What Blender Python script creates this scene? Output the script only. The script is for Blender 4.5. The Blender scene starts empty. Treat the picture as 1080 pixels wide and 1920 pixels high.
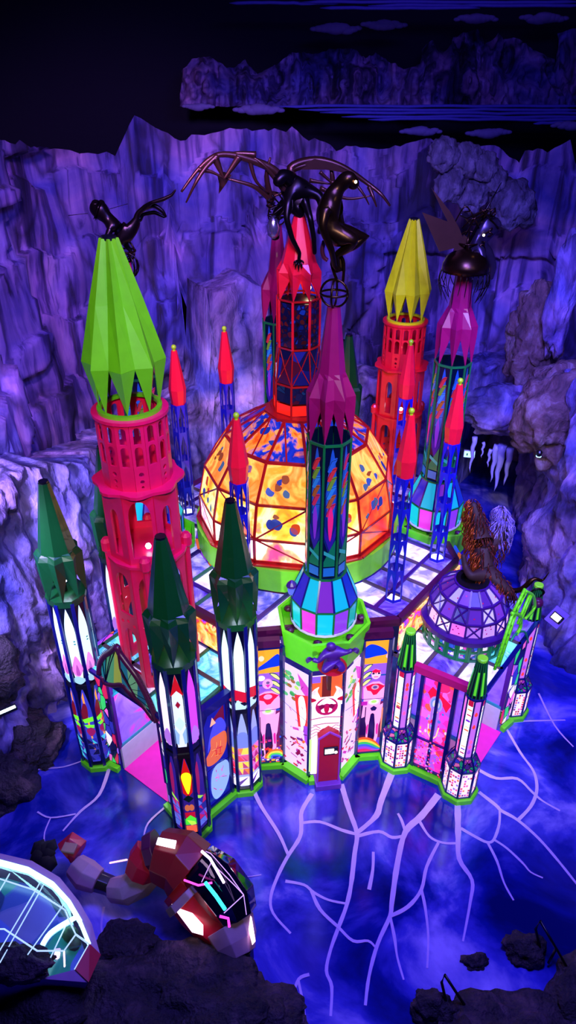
import bpy, bmesh, math, random
from mathutils import Vector, Matrix, noise
from mathutils.geometry import tessellate_polygon
R_ = math.radians
sin, cos, pi = math.sin, math.cos, math.pi
SC = bpy.context.scene
COL = SC.collection
rnd = random.Random(7)

# ---------------------------------------------------------------- camera, world, lights, exposure
CAM_H, PITCH, FPX = 12.0, R_(32), 1352.0
cam = bpy.data.objects.new('camera', bpy.data.cameras.new('camera')); COL.objects.link(cam)
cam.location = (0, 0, CAM_H); cam.rotation_euler = (pi/2-PITCH, 0, 0)
cam.data.sensor_fit = 'VERTICAL'; cam.data.sensor_height = 24; cam.data.lens = 24*FPX/1920
cam.data.clip_end = 200
SC.camera = cam
SC.view_settings.view_transform = 'Standard'; SC.view_settings.look = 'None'
SC.view_settings.exposure = 0.0; SC.view_settings.gamma = 1
try: SC.view_settings.use_curve_mapping = False
except Exception: pass
try:
    cy = SC.cycles
    cy.use_denoising = True; cy.max_bounces = 5; cy.diffuse_bounces = 2; cy.glossy_bounces = 3
    cy.transmission_bounces = 5; cy.transparent_max_bounces = 8
    cy.sample_clamp_indirect = 3; cy.sample_clamp_direct = 0; cy.caustics_reflective = False; cy.caustics_refractive = False
except Exception: pass
W = bpy.data.worlds.new('world'); SC.world = W; W.use_nodes = True
W.node_tree.nodes['Background'].inputs[0].default_value = (0.10, 0.08, 0.55, 1)
W.node_tree.nodes['Background'].inputs[1].default_value = 0.012

def light(kind, name, loc, tgt, color, watts, size=1.0, angle=60, blend=.6):
    d = bpy.data.lights.new(name, kind); d.color = color; d.energy = watts
    if kind == 'AREA': d.size = size
    elif kind == 'SPOT': d.spot_size = R_(angle); d.spot_blend = blend; d.shadow_soft_size = size
    else: d.shadow_soft_size = size
    o = bpy.data.objects.new(name, d); COL.objects.link(o); o.location = loc
    if tgt is not None: o.rotation_euler = (Vector(tgt)-Vector(loc)).to_track_quat('-Z', 'Y').to_euler()
    return o
# ceiling floods of the hall, with added fill spots marked as such
light('AREA', 'floor_flood', (2.0, 6.5, 14.5), (2.0, 9.0, 0), (0.15, 0.12, 1.0), 2000, 3)
light('SPOT', 'right_flood', (3.5, 6.0, 13.0), (7.0, 14.5, 3.0), (0.13, 0.10, 1.0), 7000, .6, 60)
light('SPOT', 'ledge_flood', (1.5, 6.5, 14.0), (5.2, 18.5, 5.2), (0.18, 0.14, 1.0), 5000, .6, 34)
light('SPOT', 'left_flood', (-1.5, 5.0, 13.5), (-4.2, 13.5, 4.0), (0.20, 0.14, 1.0), 1800, .6, 55)
light('SPOT', 'left_wall_fill', (-5.6, 7.6, 7.5), (-4.3, 12.6, 2.6), (0.50, 0.38, 1.0), 5800, .4, 62)  # added spot, stands in for the towers' glow on the pale wall
light('SPOT', 'mural_violet_flood', (-2.5, 6.5, 14.5), (-4.6, 18.0, 8.0), (0.66, 0.30, 1.0), 6500, .6, 58)
light('SPOT', 'mural_blue_flood', (0.0, 7.0, 14.5), (0.8, 20.5, 7.6), (0.34, 0.22, 1.0), 4200, .6, 44)
light('SPOT', 'castle_key', (1.0, -8.0, 19.5), (0.2, 11.5, 3.8), (1.0, 0.95, 0.90), 11500, .4, 31)  # added white spot that brings out the castle's green and red paint
light('SPOT', 'castle_side_key', (7.0, 5.0, 13.0), (1.5, 12.5, 4.0), (1.0, 0.80, 0.85), 1900, .3, 44)
light('SPOT', 'front_bay_fill', (-1.6, 4.2, 5.5), (0.7, 10.3, 2.4), (0.85, 1.0, 0.95), 900, .06, 44)  # added spot without a fixture, brightens the green tray and plinth
light('SPOT', 'wing_fill', (6.5, 4.0, 6.0), (3.4, 9.6, 1.0), (0.85, 1.0, 0.9), 500, .06, 34)  # added spot without a fixture, brightens the right wing
light('AREA', 'upper_range_flood', (3.5, 17.0, 16.5), (4.5, 27.0, 14.0), (0.24, 0.12, 1.0), 160, 2)

# ---------------------------------------------------------------- geometry helpers
def at(px, py, Y):                     # the point at depth Y that the photograph shows at px, py
    x = px-540; D = py-960
    r = Vector((x, FPX*cos(PITCH)-D*sin(PITCH), -FPX*sin(PITCH)-D*cos(PITCH)))
    t = Y/r.y
    return Vector((r.x*t, Y, CAM_H+r.z*t))
def fl(px, py, z=0.0):                 # the point at height z
    x = px-540; D = py-960
    r = Vector((x, FPX*cos(PITCH)-D*sin(PITCH), -FPX*sin(PITCH)-D*cos(PITCH)))
    t = (z-CAM_H)/r.z
    return Vector((r.x*t, r.y*t, z))
def topix(p):
    y, z = p[1], p[2]-CAM_H
    F = y*cos(PITCH)-z*sin(PITCH); D = -y*sin(PITCH)-z*cos(PITCH)
    return 540+FPX*p[0]/F, 960+FPX*D/F
def lerp(tab, x):
    if x <= tab[0][0]: return tab[0][1]
    for (a, b), (c, d) in zip(tab, tab[1:]):
        if x <= c: return b+(d-b)*(x-a)/(c-a)
    return tab[-1][1]

PHI = R_(-37.7); OX, OY = 0.19, 12.96  # the castle's own axes: a along one arm, b along the next
def cw(a, b, z=0.0):
    return Vector((OX+a*cos(PHI)+b*sin(PHI), OY+a*sin(PHI)-b*cos(PHI), z))
def cl(a, b, z=0.0): return Vector((a, -b, z))

def srgb(h):
    if isinstance(h, tuple): return h
    h = h.lstrip('#'); o = []
    for i in (0, 2, 4):
        c = int(h[i:i+2], 16)/255
        o.append(c/12.92 if c <= .04045 else ((c+.055)/1.055)**2.4)
    return tuple(o)
MATS = {}
def mk(name):
    m = bpy.data.materials.new(name); m.use_nodes = True
    return m, m.node_tree, m.node_tree.nodes, m.node_tree.links
def paint(h, rough=.45, metal=0.0, coat=0.0, name=None):
    k = ('p', h, rough, metal, coat)
    if k in MATS: return MATS[k]
    m, t, n, l = mk(name or 'paint'); b = n['Principled BSDF']
    c = srgb(h)
    nz = n.new('ShaderNodeTexNoise'); nz.inputs['Scale'].default_value = 6; nz.inputs['Detail'].default_value = 4
    tc = n.new('ShaderNodeTexCoord'); l.new(tc.outputs['Object'], nz.inputs['Vector'])
    mx = n.new('ShaderNodeMix'); mx.data_type = 'RGBA'
    mx.inputs[6].default_value = (*[v*.82 for v in c], 1); mx.inputs[7].default_value = (*[min(1, v*1.12) for v in c], 1)
    l.new(nz.outputs['Fac'], mx.inputs[0]); l.new(mx.outputs[2], b.inputs['Base Color'])
    b.inputs['Roughness'].default_value = rough; b.inputs['Metallic'].default_value = metal
    b.inputs['Coat Weight'].default_value = coat
    MATS[k] = m; return m
def glow(h, s=1.0):                    # backlit glass, neon, lamps and screens
    k = ('e', h, s)
    if k in MATS: return MATS[k]
    m, t, n, l = mk('backlit'); b = n['Principled BSDF']; c = srgb(h)
    b.inputs['Base Color'].default_value = (*[v*.4 for v in c], 1); b.inputs['Roughness'].default_value = .2
    b.inputs['Emission Color'].default_value = (*c, 1); b.inputs['Emission Strength'].default_value = s
    MATS[k] = m; return m
def stained(key, cols, scale=6, s=1.0, lead=.03, stretch=(1, 1, 1), smear=0.0, seed=0.0):
    k = ('s', key)
    if k in MATS: return MATS[k]
    m, t, n, l = mk('stained_glass'); b = n['Principled BSDF']
    tc = n.new('ShaderNodeTexCoord'); mp = n.new('ShaderNodeMapping')
    mp.inputs['Scale'].default_value = stretch; mp.inputs['Location'].default_value = (seed, seed*.7, seed*1.3)
    l.new(tc.outputs['Object'], mp.inputs[0]); vec = mp.outputs[0]
    if smear:
        nz = n.new('ShaderNodeTexNoise'); nz.inputs['Scale'].default_value = scale*.5; l.new(vec, nz.inputs['Vector'])
        va = n.new('ShaderNodeVectorMath'); va.operation = 'MULTIPLY_ADD'
        l.new(nz.outputs['Color'], va.inputs[0]); va.inputs[1].default_value = (smear,)*3; l.new(vec, va.inputs[2]); vec = va.outputs[0]
    v = n.new('ShaderNodeTexVoronoi'); v.inputs['Scale'].default_value = scale; l.new(vec, v.inputs['Vector'])
    sp = n.new('ShaderNodeSeparateColor'); l.new(v.outputs['Color'], sp.inputs[0])
    cr = n.new('ShaderNodeValToRGB'); cr.color_ramp.interpolation = 'CONSTANT'
    e = cr.color_ramp.elements; e[0].position = 0; e[0].color = (*srgb(cols[0]), 1)
    e[1].position = 1/len(cols); e[1].color = (*srgb(cols[1]), 1)
    for i in range(2, len(cols)):
        x = e.new(i/len(cols)); x.color = (*srgb(cols[i]), 1)
    l.new(sp.outputs[0], cr.inputs[0]); out = cr.outputs[0]
    if lead:
        d = n.new('ShaderNodeTexVoronoi'); d.feature = 'DISTANCE_TO_EDGE'; d.inputs['Scale'].default_value = scale; l.new(vec, d.inputs['Vector'])
        g = n.new('ShaderNodeMath'); g.operation = 'GREATER_THAN'; g.inputs[1].default_value = lead; l.new(d.outputs['Distance'], g.inputs[0])
        mx = n.new('ShaderNodeMix'); mx.data_type = 'RGBA'; mx.inputs[6].default_value = (.004, .003, .02, 1)
        l.new(g.outputs[0], mx.inputs[0]); l.new(out, mx.inputs[7]); out = mx.outputs[2]
    l.new(out, b.inputs['Emission Color']); b.inputs['Emission Strength'].default_value = s
    l.new(out, b.inputs['Base Color']); b.inputs['Roughness'].default_value = .15
    MATS[k] = m; return m
def smear(key, cols, scale=3, s=1.0, stretch=(1, 1, 1), seed=0.0, dist=1.0):
    """hand-brushed translucent colour"""
    k = ('sm', key)
    if k in MATS: return MATS[k]
    m, t, n, l = mk('brushed_glass'); b = n['Principled BSDF']
    tc = n.new('ShaderNodeTexCoord'); mp = n.new('ShaderNodeMapping'); mp.inputs['Scale'].default_value = stretch; mp.inputs['Location'].default_value = (seed, seed*.7, seed*1.3)
    l.new(tc.outputs['Object'], mp.inputs[0]); nz = n.new('ShaderNodeTexNoise'); nz.inputs['Scale'].default_value = scale; nz.inputs['Detail'].default_value = 4; nz.inputs['Distortion'].default_value = dist
    l.new(mp.outputs[0], nz.inputs['Vector']); N = len(cols)
    out = ramp(n, l, nz.outputs['Fac'], [(.30+.42*i/(N-1), c) for i, c in enumerate(cols)])
    l.new(out, b.inputs['Emission Color']); l.new(out, b.inputs['Base Color']); b.inputs['Emission Strength'].default_value = s; b.inputs['Roughness'].default_value = .15
    MATS[k] = m; return m
def ramp(n, l, src, stops):
    cr = n.new('ShaderNodeValToRGB'); e = cr.color_ramp.elements
    e[0].position = stops[0][0]; e[0].color = (*srgb(stops[0][1]), 1); e[1].position = stops[-1][0]; e[1].color = (*srgb(stops[-1][1]), 1)
    for p, c in stops[1:-1]:
        x = e.new(p); x.color = (*srgb(c), 1)
    l.new(src, cr.inputs[0]); return cr.outputs[0]
def rockmat(name, stops, streak=(1.2, 1.2, .22), sc=1.5, rough=.85, bump=.4, fine=9, vein=0):
    m, t, n, l = mk(name); b = n['Principled BSDF']
    tc = n.new('ShaderNodeTexCoord'); mp = n.new('ShaderNodeMapping'); mp.inputs['Scale'].default_value = streak
    l.new(tc.outputs['Object'], mp.inputs[0])
    nz = n.new('ShaderNodeTexNoise'); nz.inputs['Scale'].default_value = sc; nz.inputs['Detail'].default_value = 9; nz.inputs['Roughness'].default_value = .62
    nz.inputs['Distortion'].default_value = .8
    l.new(mp.outputs[0], nz.inputs['Vector'])
    col = ramp(n, l, nz.outputs['Fac'], stops)
    if vein:
        m2 = n.new('ShaderNodeMapping'); m2.inputs['Scale'].default_value = (1.25, 1.25, .11); l.new(tc.outputs['Object'], m2.inputs[0])
        n3 = n.new('ShaderNodeTexNoise'); n3.inputs['Scale'].default_value = 1.7; n3.inputs['Detail'].default_value = 6; n3.inputs['Distortion'].default_value = 1.5; l.new(m2.outputs[0], n3.inputs['Vector'])
        n4 = n.new('ShaderNodeTexNoise'); n4.inputs['Scale'].default_value = .45; n4.inputs['Detail'].default_value = 3; l.new(tc.outputs['Object'], n4.inputs['Vector'])
        f3 = ramp(n, l, n3.outputs['Fac'], [(.33, '#14142e'), (.42, '#8a86b0'), (.52, '#ffffff')]); f4 = ramp(n, l, n4.outputs['Fac'], [(.34, '#5a5890'), (.55, '#ffffff')])
        n5 = n.new('ShaderNodeTexNoise'); n5.inputs['Scale'].default_value = .30; n5.inputs['Detail'].default_value = 5; n5.inputs['Distortion'].default_value = .8; l.new(tc.outputs['Object'], n5.inputs['Vector'])
        f5 = ramp(n, l, n5.outputs['Fac'], [(.36, '#4a5ad8'), (.47, '#c0b0ea'), (.56, '#ffd0f0'), (.66, '#8a6ac0')])
        n6 = n.new('ShaderNodeTexNoise'); n6.inputs['Scale'].default_value = .38; n6.inputs['Detail'].default_value = 8; n6.inputs['Roughness'].default_value = .6; l.new(m2.outputs[0], n6.inputs['Vector'])
        f6 = ramp(n, l, n6.outputs['Fac'], [(.435, '#3c3a80'), (.455, '#d8d4f4'), (.5, '#ffffff')])
        m7 = n.new('ShaderNodeMapping'); m7.inputs['Scale'].default_value = (.5, .5, .28); l.new(tc.outputs['Object'], m7.inputs[0])
        n7 = n.new('ShaderNodeTexNoise'); n7.inputs['Scale'].default_value = 1.6; n7.inputs['Detail'].default_value = 5; l.new(m7.outputs[0], n7.inputs['Vector'])
        a7 = n.new('ShaderNodeVectorMath'); a7.operation = 'MULTIPLY_ADD'; a7.inputs[1].default_value = (.8, .8, .8); l.new(n7.outputs['Color'], a7.inputs[0]); l.new(m7.outputs[0], a7.inputs[2])
        v7 = n.new('ShaderNodeTexVoronoi'); v7.feature = 'DISTANCE_TO_EDGE'; v7.inputs['Scale'].default_value = .7; l.new(a7.outputs[0], v7.inputs['Vector'])
        f7 = ramp(n, l, v7.outputs['Distance'], [(.0, '#181830'), (.012, '#6a6690'), (.05, '#ffffff')])
        for f, a in ((f3, vein), (f4, .6), (f5, .85), (f6, vein), (f7, .6)):
            mu = n.new('ShaderNodeMix'); mu.data_type = 'RGBA'; mu.blend_type = 'MULTIPLY'; mu.inputs[0].default_value = a
            l.new(col, mu.inputs[6]); l.new(f, mu.inputs[7]); col = mu.outputs[2]
    l.new(col, b.inputs['Base Color'])
    n2 = n.new('ShaderNodeTexNoise'); n2.inputs['Scale'].default_value = fine; n2.inputs['Detail'].default_value = 6; l.new(mp.outputs[0], n2.inputs['Vector'])
    bp = n.new('ShaderNodeBump'); bp.inputs['Strength'].default_value = bump; bp.inputs['Distance'].default_value = .12
    l.new(n2.outputs['Fac'], bp.inputs['Height']); l.new(bp.outputs[0], b.inputs['Normal'])
    b.inputs['Roughness'].default_value = rough
    return m

class MB:
    """collects shapes; build() links them as ONE mesh object"""
    def __init__(s): s.v = []; s.f = []; s.fm = []; s.mats = []; s.sm = []
    def add(s, vs, fs, mat, smooth=False):
        if mat not in s.mats: s.mats.append(mat)
        i = s.mats.index(mat); o = len(s.v)
        s.v += [Vector(v) for v in vs]
        for f in fs: s.f.append([o+k for k in f]); s.fm.append(i); s.sm.append(smooth)
        return s
    def box(s, c, d, mat, rz=0.0):
        c = Vector(c); x, y, z = d[0]/2, d[1]/2, d[2]/2; m = Matrix.Rotation(rz, 3, 'Z')
        vs = [c+m@Vector((i*x, j*y, k*z)) for k in (-1, 1) for j in (-1, 1) for i in (-1, 1)]
        return s.add(vs, [(0, 2, 3, 1), (4, 5, 7, 6), (0, 1, 5, 4), (2, 6, 7, 3), (0, 4, 6, 2), (1, 3, 7, 5)], mat)
    def beam(s, p, q, w, h, mat, up=(0, 0, 1)):
        p, q = Vector(p), Vector(q); d = (q-p).normalized(); u = Vector(up)
        if abs(d.dot(u)) > .98: u = Vector((1, 0, 0))
        x = d.cross(u).normalized()*w/2; y = x.cross(d).normalized()*h/2
        vs = [a+i*x+j*y for a in (p, q) for (i, j) in ((-1, -1), (1, -1), (1, 1), (-1, 1))]
        return s.add(vs, [(3, 2, 1, 0), (4, 5, 6, 7), (0, 1, 5, 4), (1, 2, 6, 5), (2, 3, 7, 6), (3, 0, 4, 7)], mat)
    def loft(s, rings, mat, caps=(True, True), smooth=False):
        n = len(rings[0]); vs = [v for r in rings for v in r]; fs = []
        for k in range(len(rings)-1):
            for i in range(n):
                j = (i+1) % n; fs.append((k*n+i, k*n+j, (k+1)*n+j, (k+1)*n+i))
        if caps[0]: fs.append(tuple(range(n-1, -1, -1)))
        if caps[1]: fs.append(tuple((len(rings)-1)*n+i for i in range(n)))
        return s.add(vs, fs, mat, smooth)
    def lathe(s, prof, n, mat, c=(0, 0, 0), a0=0.0, caps=(True, True), smooth=False):
        c = Vector(c)
        return s.loft([[c+Vector((r*cos(a0+2*pi*i/n), r*sin(a0+2*pi*i/n), z)) for i in range(n)] for r, z in prof], mat, caps, smooth)
    def tube(s, pts, r, mat, n=6, smooth=True):
        pts = [Vector(p) for p in pts]; rs = r if isinstance(r, (list, tuple)) else [r]*len(pts); rings = []
        u = None
        for k, p in enumerate(pts):
            d = (pts[min(k+1, len(pts)-1)]-pts[max(k-1, 0)]).normalized()
            if u is None: u = d.orthogonal().normalized()
            u = (u-d*u.dot(d))
            u = u.normalized() if u.length > 1e-5 else d.orthogonal().normalized()
            w = d.cross(u)
            rings.append([p+rs[k]*(u*cos(2*pi*i/n)+w*sin(2*pi*i/n)) for i in range(n)])
        return s.loft(rings, mat, (True, True), smooth)
    def ball(s, c, r, mat, n=12, squash=(1, 1, 1)):
        c = Vector(c); m = n//2; prof = []
        rings = [[c+Vector((r*squash[0]*sin(pi*k/m)*cos(2*pi*i/n), r*squash[1]*sin(pi*k/m)*sin(2*pi*i/n), -r*squash[2]*cos(pi*k/m))) for i in range(n)] for k in range(1, m)]
        vs = [v for g in rings for v in g]+[c-Vector((0, 0, r*squash[2])), c+Vector((0, 0, r*squash[2]))]
        fs = []
        for k in range(len(rings)-1):
            for i in range(n): j = (i+1) % n; fs.append((k*n+i, k*n+j, (k+1)*n+j, (k+1)*n+i))
        b, t = len(vs)-2, len(vs)-1; L = (len(rings)-1)*n
        for i in range(n): j = (i+1) % n; fs.append((b, j, i)); fs.append((t, L+i, L+j))
        return s.add(vs, fs, mat, True)
    def slab(s, poly, h, mat, dirn=(0, 0, 1)):       # a planar outline given thickness h
        d = Vector(dirn)*h; n = len(poly); p = [Vector(v) for v in poly]
        fs = [tuple(range(n-1, -1, -1)), tuple(range(n, 2*n))]+[(i, (i+1) % n, n+(i+1) % n, n+i) for i in range(n)]
        return s.add(p+[v+d for v in p], fs, mat)
    def build(s, name, parent=None, loc=None, rz=0.0, solid=0, bevel=0):
        me = bpy.data.meshes.new(name); me.from_pydata([tuple(v) for v in s.v], [], s.f)
        for m in s.mats: me.materials.append(m)
        me.polygons.foreach_set('material_index', s.fm); me.polygons.foreach_set('use_smooth', s.sm); me.update()
        if solid >= 0:
            bm = bmesh.new(); bm.from_mesh(me); bmesh.ops.recalc_face_normals(bm, faces=bm.faces); bm.to_mesh(me); bm.free()
        o = bpy.data.objects.new(name, me); COL.objects.link(o)
        if parent is not None: o.parent = parent
        if loc is not None: o.location = loc
        o.rotation_euler.z = rz
        if solid > 0: md = o.modifiers.new('thickness', 'SOLIDIFY'); md.thickness = solid; md.offset = 0
        if bevel: md = o.modifiers.new('bevel', 'BEVEL'); md.width = bevel; md.segments = 2; md.limit_method = 'ANGLE'
        return o
def tag(o, label, cat, group=None, kind=None):
    o['label'] = label; o['category'] = cat
    if group: o['group'] = group
    if kind: o['kind'] = kind
    return o
def thing(name, label, cat, loc=(0, 0, 0), rz=0.0, group=None):
    o = bpy.data.objects.new(name, None); COL.objects.link(o); o.empty_display_size = .2
    o.location = loc; o.rotation_euler.z = rz
    return tag(o, label, cat, group)
def struct(o): o['kind'] = 'structure'; return o
def kids(o): return [c for c in ALLCH if c.parent == o]
def dup(root, loc, rz, label, scale=1.0):
    r = root.copy(); COL.objects.link(r); r.location = loc; r.rotation_euler.z = rz; r['label'] = label; r.scale = (scale,)*3
    for ch in list(root.children):
        c = ch.copy(); COL.objects.link(c); c.parent = r
        for g in list(ch.children):
            d = g.copy(); COL.objects.link(d); d.parent = c
    return r
def catmull(pts, n=6, closed=False):
    pts = [Vector(p) for p in pts]; o = []; m = len(pts); last = m if closed else m-1
    for i in range(last):
        if closed: p0, p1, p2, p3 = pts[(i-1) % m], pts[i], pts[(i+1) % m], pts[(i+2) % m]
        else: p0, p1, p2, p3 = pts[max(i-1, 0)], pts[i], pts[i+1], pts[min(i+2, m-1)]
        for k in range(n):
            t = k/n; o.append(.5*((2*p1)+(p2-p0)*t+(2*p0-5*p1+4*p2-p3)*t*t+(3*p1-p0-3*p2+p3)*t**3))
    if not closed: o.append(pts[-1])
    return o
def skin(name, nodes, edges, mat, parent=None, sub=2):
    """one continuous surface grown over a skeleton: nodes = [(point, radius)], edges = index pairs"""
    me = bpy.data.meshes.new(name); me.from_pydata([tuple(p) for p, r in nodes], edges, [])
    o = bpy.data.objects.new(name, me); COL.objects.link(o); o.parent = parent
    me.materials.append(mat)
    md = o.modifiers.new('skin', 'SKIN'); md.use_smooth_shade = True
    for i, (p, r) in enumerate(nodes):
        me.skin_vertices[0].data[i].radius = (r, r); me.skin_vertices[0].data[i].use_root = (i == 0)
    sb = o.modifiers.new('subdivision', 'SUBSURF'); sb.levels = sub; sb.render_levels = sub
    return o

class Art:
    """a backlit picture panel: flat coloured glass shapes laid on one another, one mesh"""
    def __init__(s, w, h, base='#101040', st=1.0): s.w, s.h = w, h; s.L = []; s.poly([(0, 0), (1, 0), (1, 1), (0, 1)], base, st)
    def poly(s, pts, c, st=1.0): s.L.append(([(p[0], p[1]) for p in pts], c if not isinstance(c, str) else glow(c, st))); return s
    def blob(s, pts, c, st=1.0, n=5): return s.poly([(v.x, v.y) for v in catmull([(p[0], p[1], 0) for p in pts], n, True)], c, st)
    def disc(s, x, y, rx, ry, c, st=1.0, n=18): return s.poly([(x+rx*cos(2*pi*i/n), y+ry*sin(2*pi*i/n)) for i in range(n)], c, st)
    def rect(s, x0, y0, x1, y1, c, st=1.0): return s.poly([(x0, y0), (x1, y0), (x1, y1), (x0, y1)], c, st)
    def line(s, pts, w, c, st=1.0):
        a = s.h/s.w
        for (x0, y0), (x1, y1) in zip(pts, pts[1:]):
            dx, dy = (x1-x0), (y1-y0)*a; L = math.hypot(dx, dy) or 1
            nx, ny = -dy/L*w/2, dx/L*w/2/a
            s.poly([(x0-nx, y0-ny), (x1-nx, y1-ny), (x1+nx, y1+ny), (x0+nx, y0+ny)], c, st)
        return s
    def build(s, name, parent, o, u, v=(0, 0, 1), mb=None):
        o, u, v = Vector(o), Vector(u).normalized(), Vector(v); n = u.cross(v).normalized()
        m = mb or MB()
        base = s.L[0][1]
        c = [o+u*s.w*x+v*s.h*y for x, y in s.L[0][0]]
        m.slab([p-n*.02 for p in c], .02, base, n)
        for k, (pts, mat) in enumerate(s.L[1:]):
            off = n*(.001+.0009*k)
            pts = [(min(1, max(0, x)), min(1, max(0, y))) for x, y in pts]
            m.add([o+u*s.w*x+v*s.h*y+off for x, y in pts], [tuple(range(len(pts)))], mat)
        return m.build(name, parent, solid=-1) if mb is None else m

# ---------------------------------------------------------------- materials in use
M_navy = paint('#0b0f66', .25, 0, .3); M_black = paint('#06060f', .35); M_lime = paint('#6cff1a', .4); M_limewood = paint('#86f52a', .45)
M_dkgreen = paint('#033f16', .35, 0, .2); M_spire = paint('#69c80a', .38, 0, .2); M_yellowspire = paint('#dcec06', .38, 0, .2)
M_crimson = paint('#f0104e', .4, 0, .15); M_red = paint('#f01226', .38, 0, .15); M_magenta = paint('#8c0648', .35, 0, .25)
M_redcone = paint('#f5122e', .35, 0, .2); M_blueleg = paint('#1414a8', .3, 0, .3); M_purple = paint('#3a0f6e', .35); M_plum = paint('#4a0a3a', .35)
M_teal = paint('#118a8a', .35); M_bar = paint('#0f6a30', .3); M_redbar = paint('#b01414', .25, 0, .4); M_bronze = paint('#3a2416', .28, .9)
M_darkmetal = paint('#1c1418', .3, .85); M_wood = paint('#7a6250', .6); M_white = paint('#d8d2e6', .6); M_ball = paint('#a6d81a', .35)
M_pinkfloor = paint('#ff1fb4', .7); M_cream = paint('#b08a9a', .55); M_maroon = paint('#c01430', .4)
G_white = glow('#f4ecff', 2.2); G_lamp = glow('#ffe2b0', 12.0); G_cool = glow('#cfe4ff', 14.0)
MATS['rock'] = rockmat('cliff_rock', [(.28, '#5a5270'), (.45, '#9d96b8'), (.56, '#c9c2de'), (.75, '#f4f0ff')], (1.0, 1.0, .5), 1.5, .8, .7, 6, .4)
MATS['mural'] = rockmat('painted_ice_wall', [(.30, '#55507c'), (.44, '#8a80b4'), (.58, '#b9a9d2'), (.72, '#f0e6fa')], (.7, .7, .18), 1.2, .75, .22, 3.5, .85)
MATS['heap'] = rockmat('heap_rock', [(.3, '#1c1a2a'), (.5, '#57506e'), (.7, '#8d84a4')], (1, 1, .6), 2.2, .85, .8, 8)
MATS['dark'] = rockmat('dark_rock', [(.3, '#0d0a12'), (.5, '#2c2130'), (.7, '#5a4450')], (1.5, 1.5, 1.5), 1.6, .7, .8, 10)

# ---------------------------------------------------------------- structure: floor with painted veins
def floor_material():
    m, t, n, l = mk('floor_paint'); b = n['Principled BSDF']
    tc = n.new('ShaderNodeTexCoord'); nz = n.new('ShaderNodeTexNoise'); nz.inputs['Scale'].default_value = .55; nz.inputs['Detail'].default_value = 7
    nz.inputs['Roughness'].default_value = .55; nz.inputs['Distortion'].default_value = .5
    l.new(tc.outputs['Object'], nz.inputs['Vector'])
    l.new(ramp(n, l, nz.outputs['Fac'], [(.36, '#05105c'), (.46, '#121e94'), (.55, '#4644cc'), (.68, '#b8a8ff')]), b.inputs['Base Color'])
    b.inputs['Roughness'].default_value = .13; b.inputs['Specular IOR Level'].default_value = .6
    return m
M_floor = floor_material(); M_vein = paint('#d8b8ff', .4, name='vein_paint')
VEINS = [
 ([(585,1488),(566,1520),(565,1545),(562,1570),(540,1605),(522,1640),(508,1680),(512,1712),(545,1750)], 10, 5),
 ([(640,1470),(655,1520),(669,1562),(665,1600),(658,1660),(649,1700),(635,1738),(620,1780),(612,1820),(622,1850),(620,1905)], 11, 6),
 ([(565,1543),(600,1541),(640,1556),(668,1564)], 7, 7), ([(738,1440),(715,1500),(705,1530),(669,1562)], 15, 9),
 ([(669,1568),(710,1559),(735,1570),(757,1566),(760,1556)], 8, 6), ([(822,1490),(790,1530),(760,1560),(745,1620),(735,1690),(731,1718),(708,1770),(692,1830),(685,1885)], 15, 6),
 ([(746,1525),(753,1538),(759,1556)], 5, 7), ([(785,1537),(805,1568),(830,1580),(856,1581)], 6, 5), ([(858,1500),(859,1560),(861,1610),(885,1650),(882,1690),(868,1765)], 14, 4),
 ([(864,1553),(890,1568),(913,1579),(926,1574),(936,1545),(937,1520)], 7, 5), ([(914,1579),(932,1615),(945,1655),(963,1688)], 6, 4), ([(926,1574),(950,1590),(980,1618),(995,1635),(1018,1646)], 6, 3),
 ([(898,1485),(930,1510),(940,1520),(970,1537),(1010,1572),(1050,1618),(1085,1662)], 9, 5), ([(895,1442),(930,1459),(970,1460),(998,1485),(1018,1502),(1050,1520)], 8, 4),
 ([(972,1537),(995,1512),(1006,1485),(1005,1460),(997,1440),(975,1410),(945,1358)], 7, 5), ([(945,1356),(985,1352),(1060,1350)], 5, 3),
 ([(535,1652),(570,1659),(588,1673),(615,1687),(648,1694)], 7, 5), ([(584,1670),(600,1705),(634,1738),(662,1764),(690,1764),(704,1776)], 8, 5),
 ([(731,1718),(765,1700),(790,1668),(800,1625),(822,1580)], 9, 6), ([(790,1668),(797,1700),(803,1755),(801,1815)], 7, 4), ([(732,1720),(740,1760),(745,1795),(757,1837)], 7, 4),
 ([(580,1827),(560,1836),(548,1870),(535,1915)], 7, 5), ([(559,1837),(568,1880),(573,1920)], 6, 5),
 ([(205,1440),(186,1490),(150,1522),(118,1558)], 8, 4), ([(70,1522),(95,1533),(142,1526)], 4, 3), ([(95,1533),(84,1560),(83,1582)], 3, 3),
 ([(42,1455),(74,1442),(118,1438),(156,1426)], 5, 3), ([(310,1513),(278,1543),(268,1575)], 5, 3), ([(474,1478),(490,1512),(522,1562),(540,1602)], 9, 6),
 ([(389,1578),(398,1600),(425,1632),(450,1644),(490,1640)], 4, 2), ([(700,1597),(699,1630),(692,1668)], 5, 8), ([(195,1700),(190,1740),(200,1790)], 5, 3), ([(1010,1300),(1040,1360),(1075,1400)], 4, 3)]
m = MB(); m.add([(-14, -1, 0), (16, -1, 0), (16, 24, 0), (-14, 24, 0)], [(0, 1, 2, 3)], M_floor)
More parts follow.
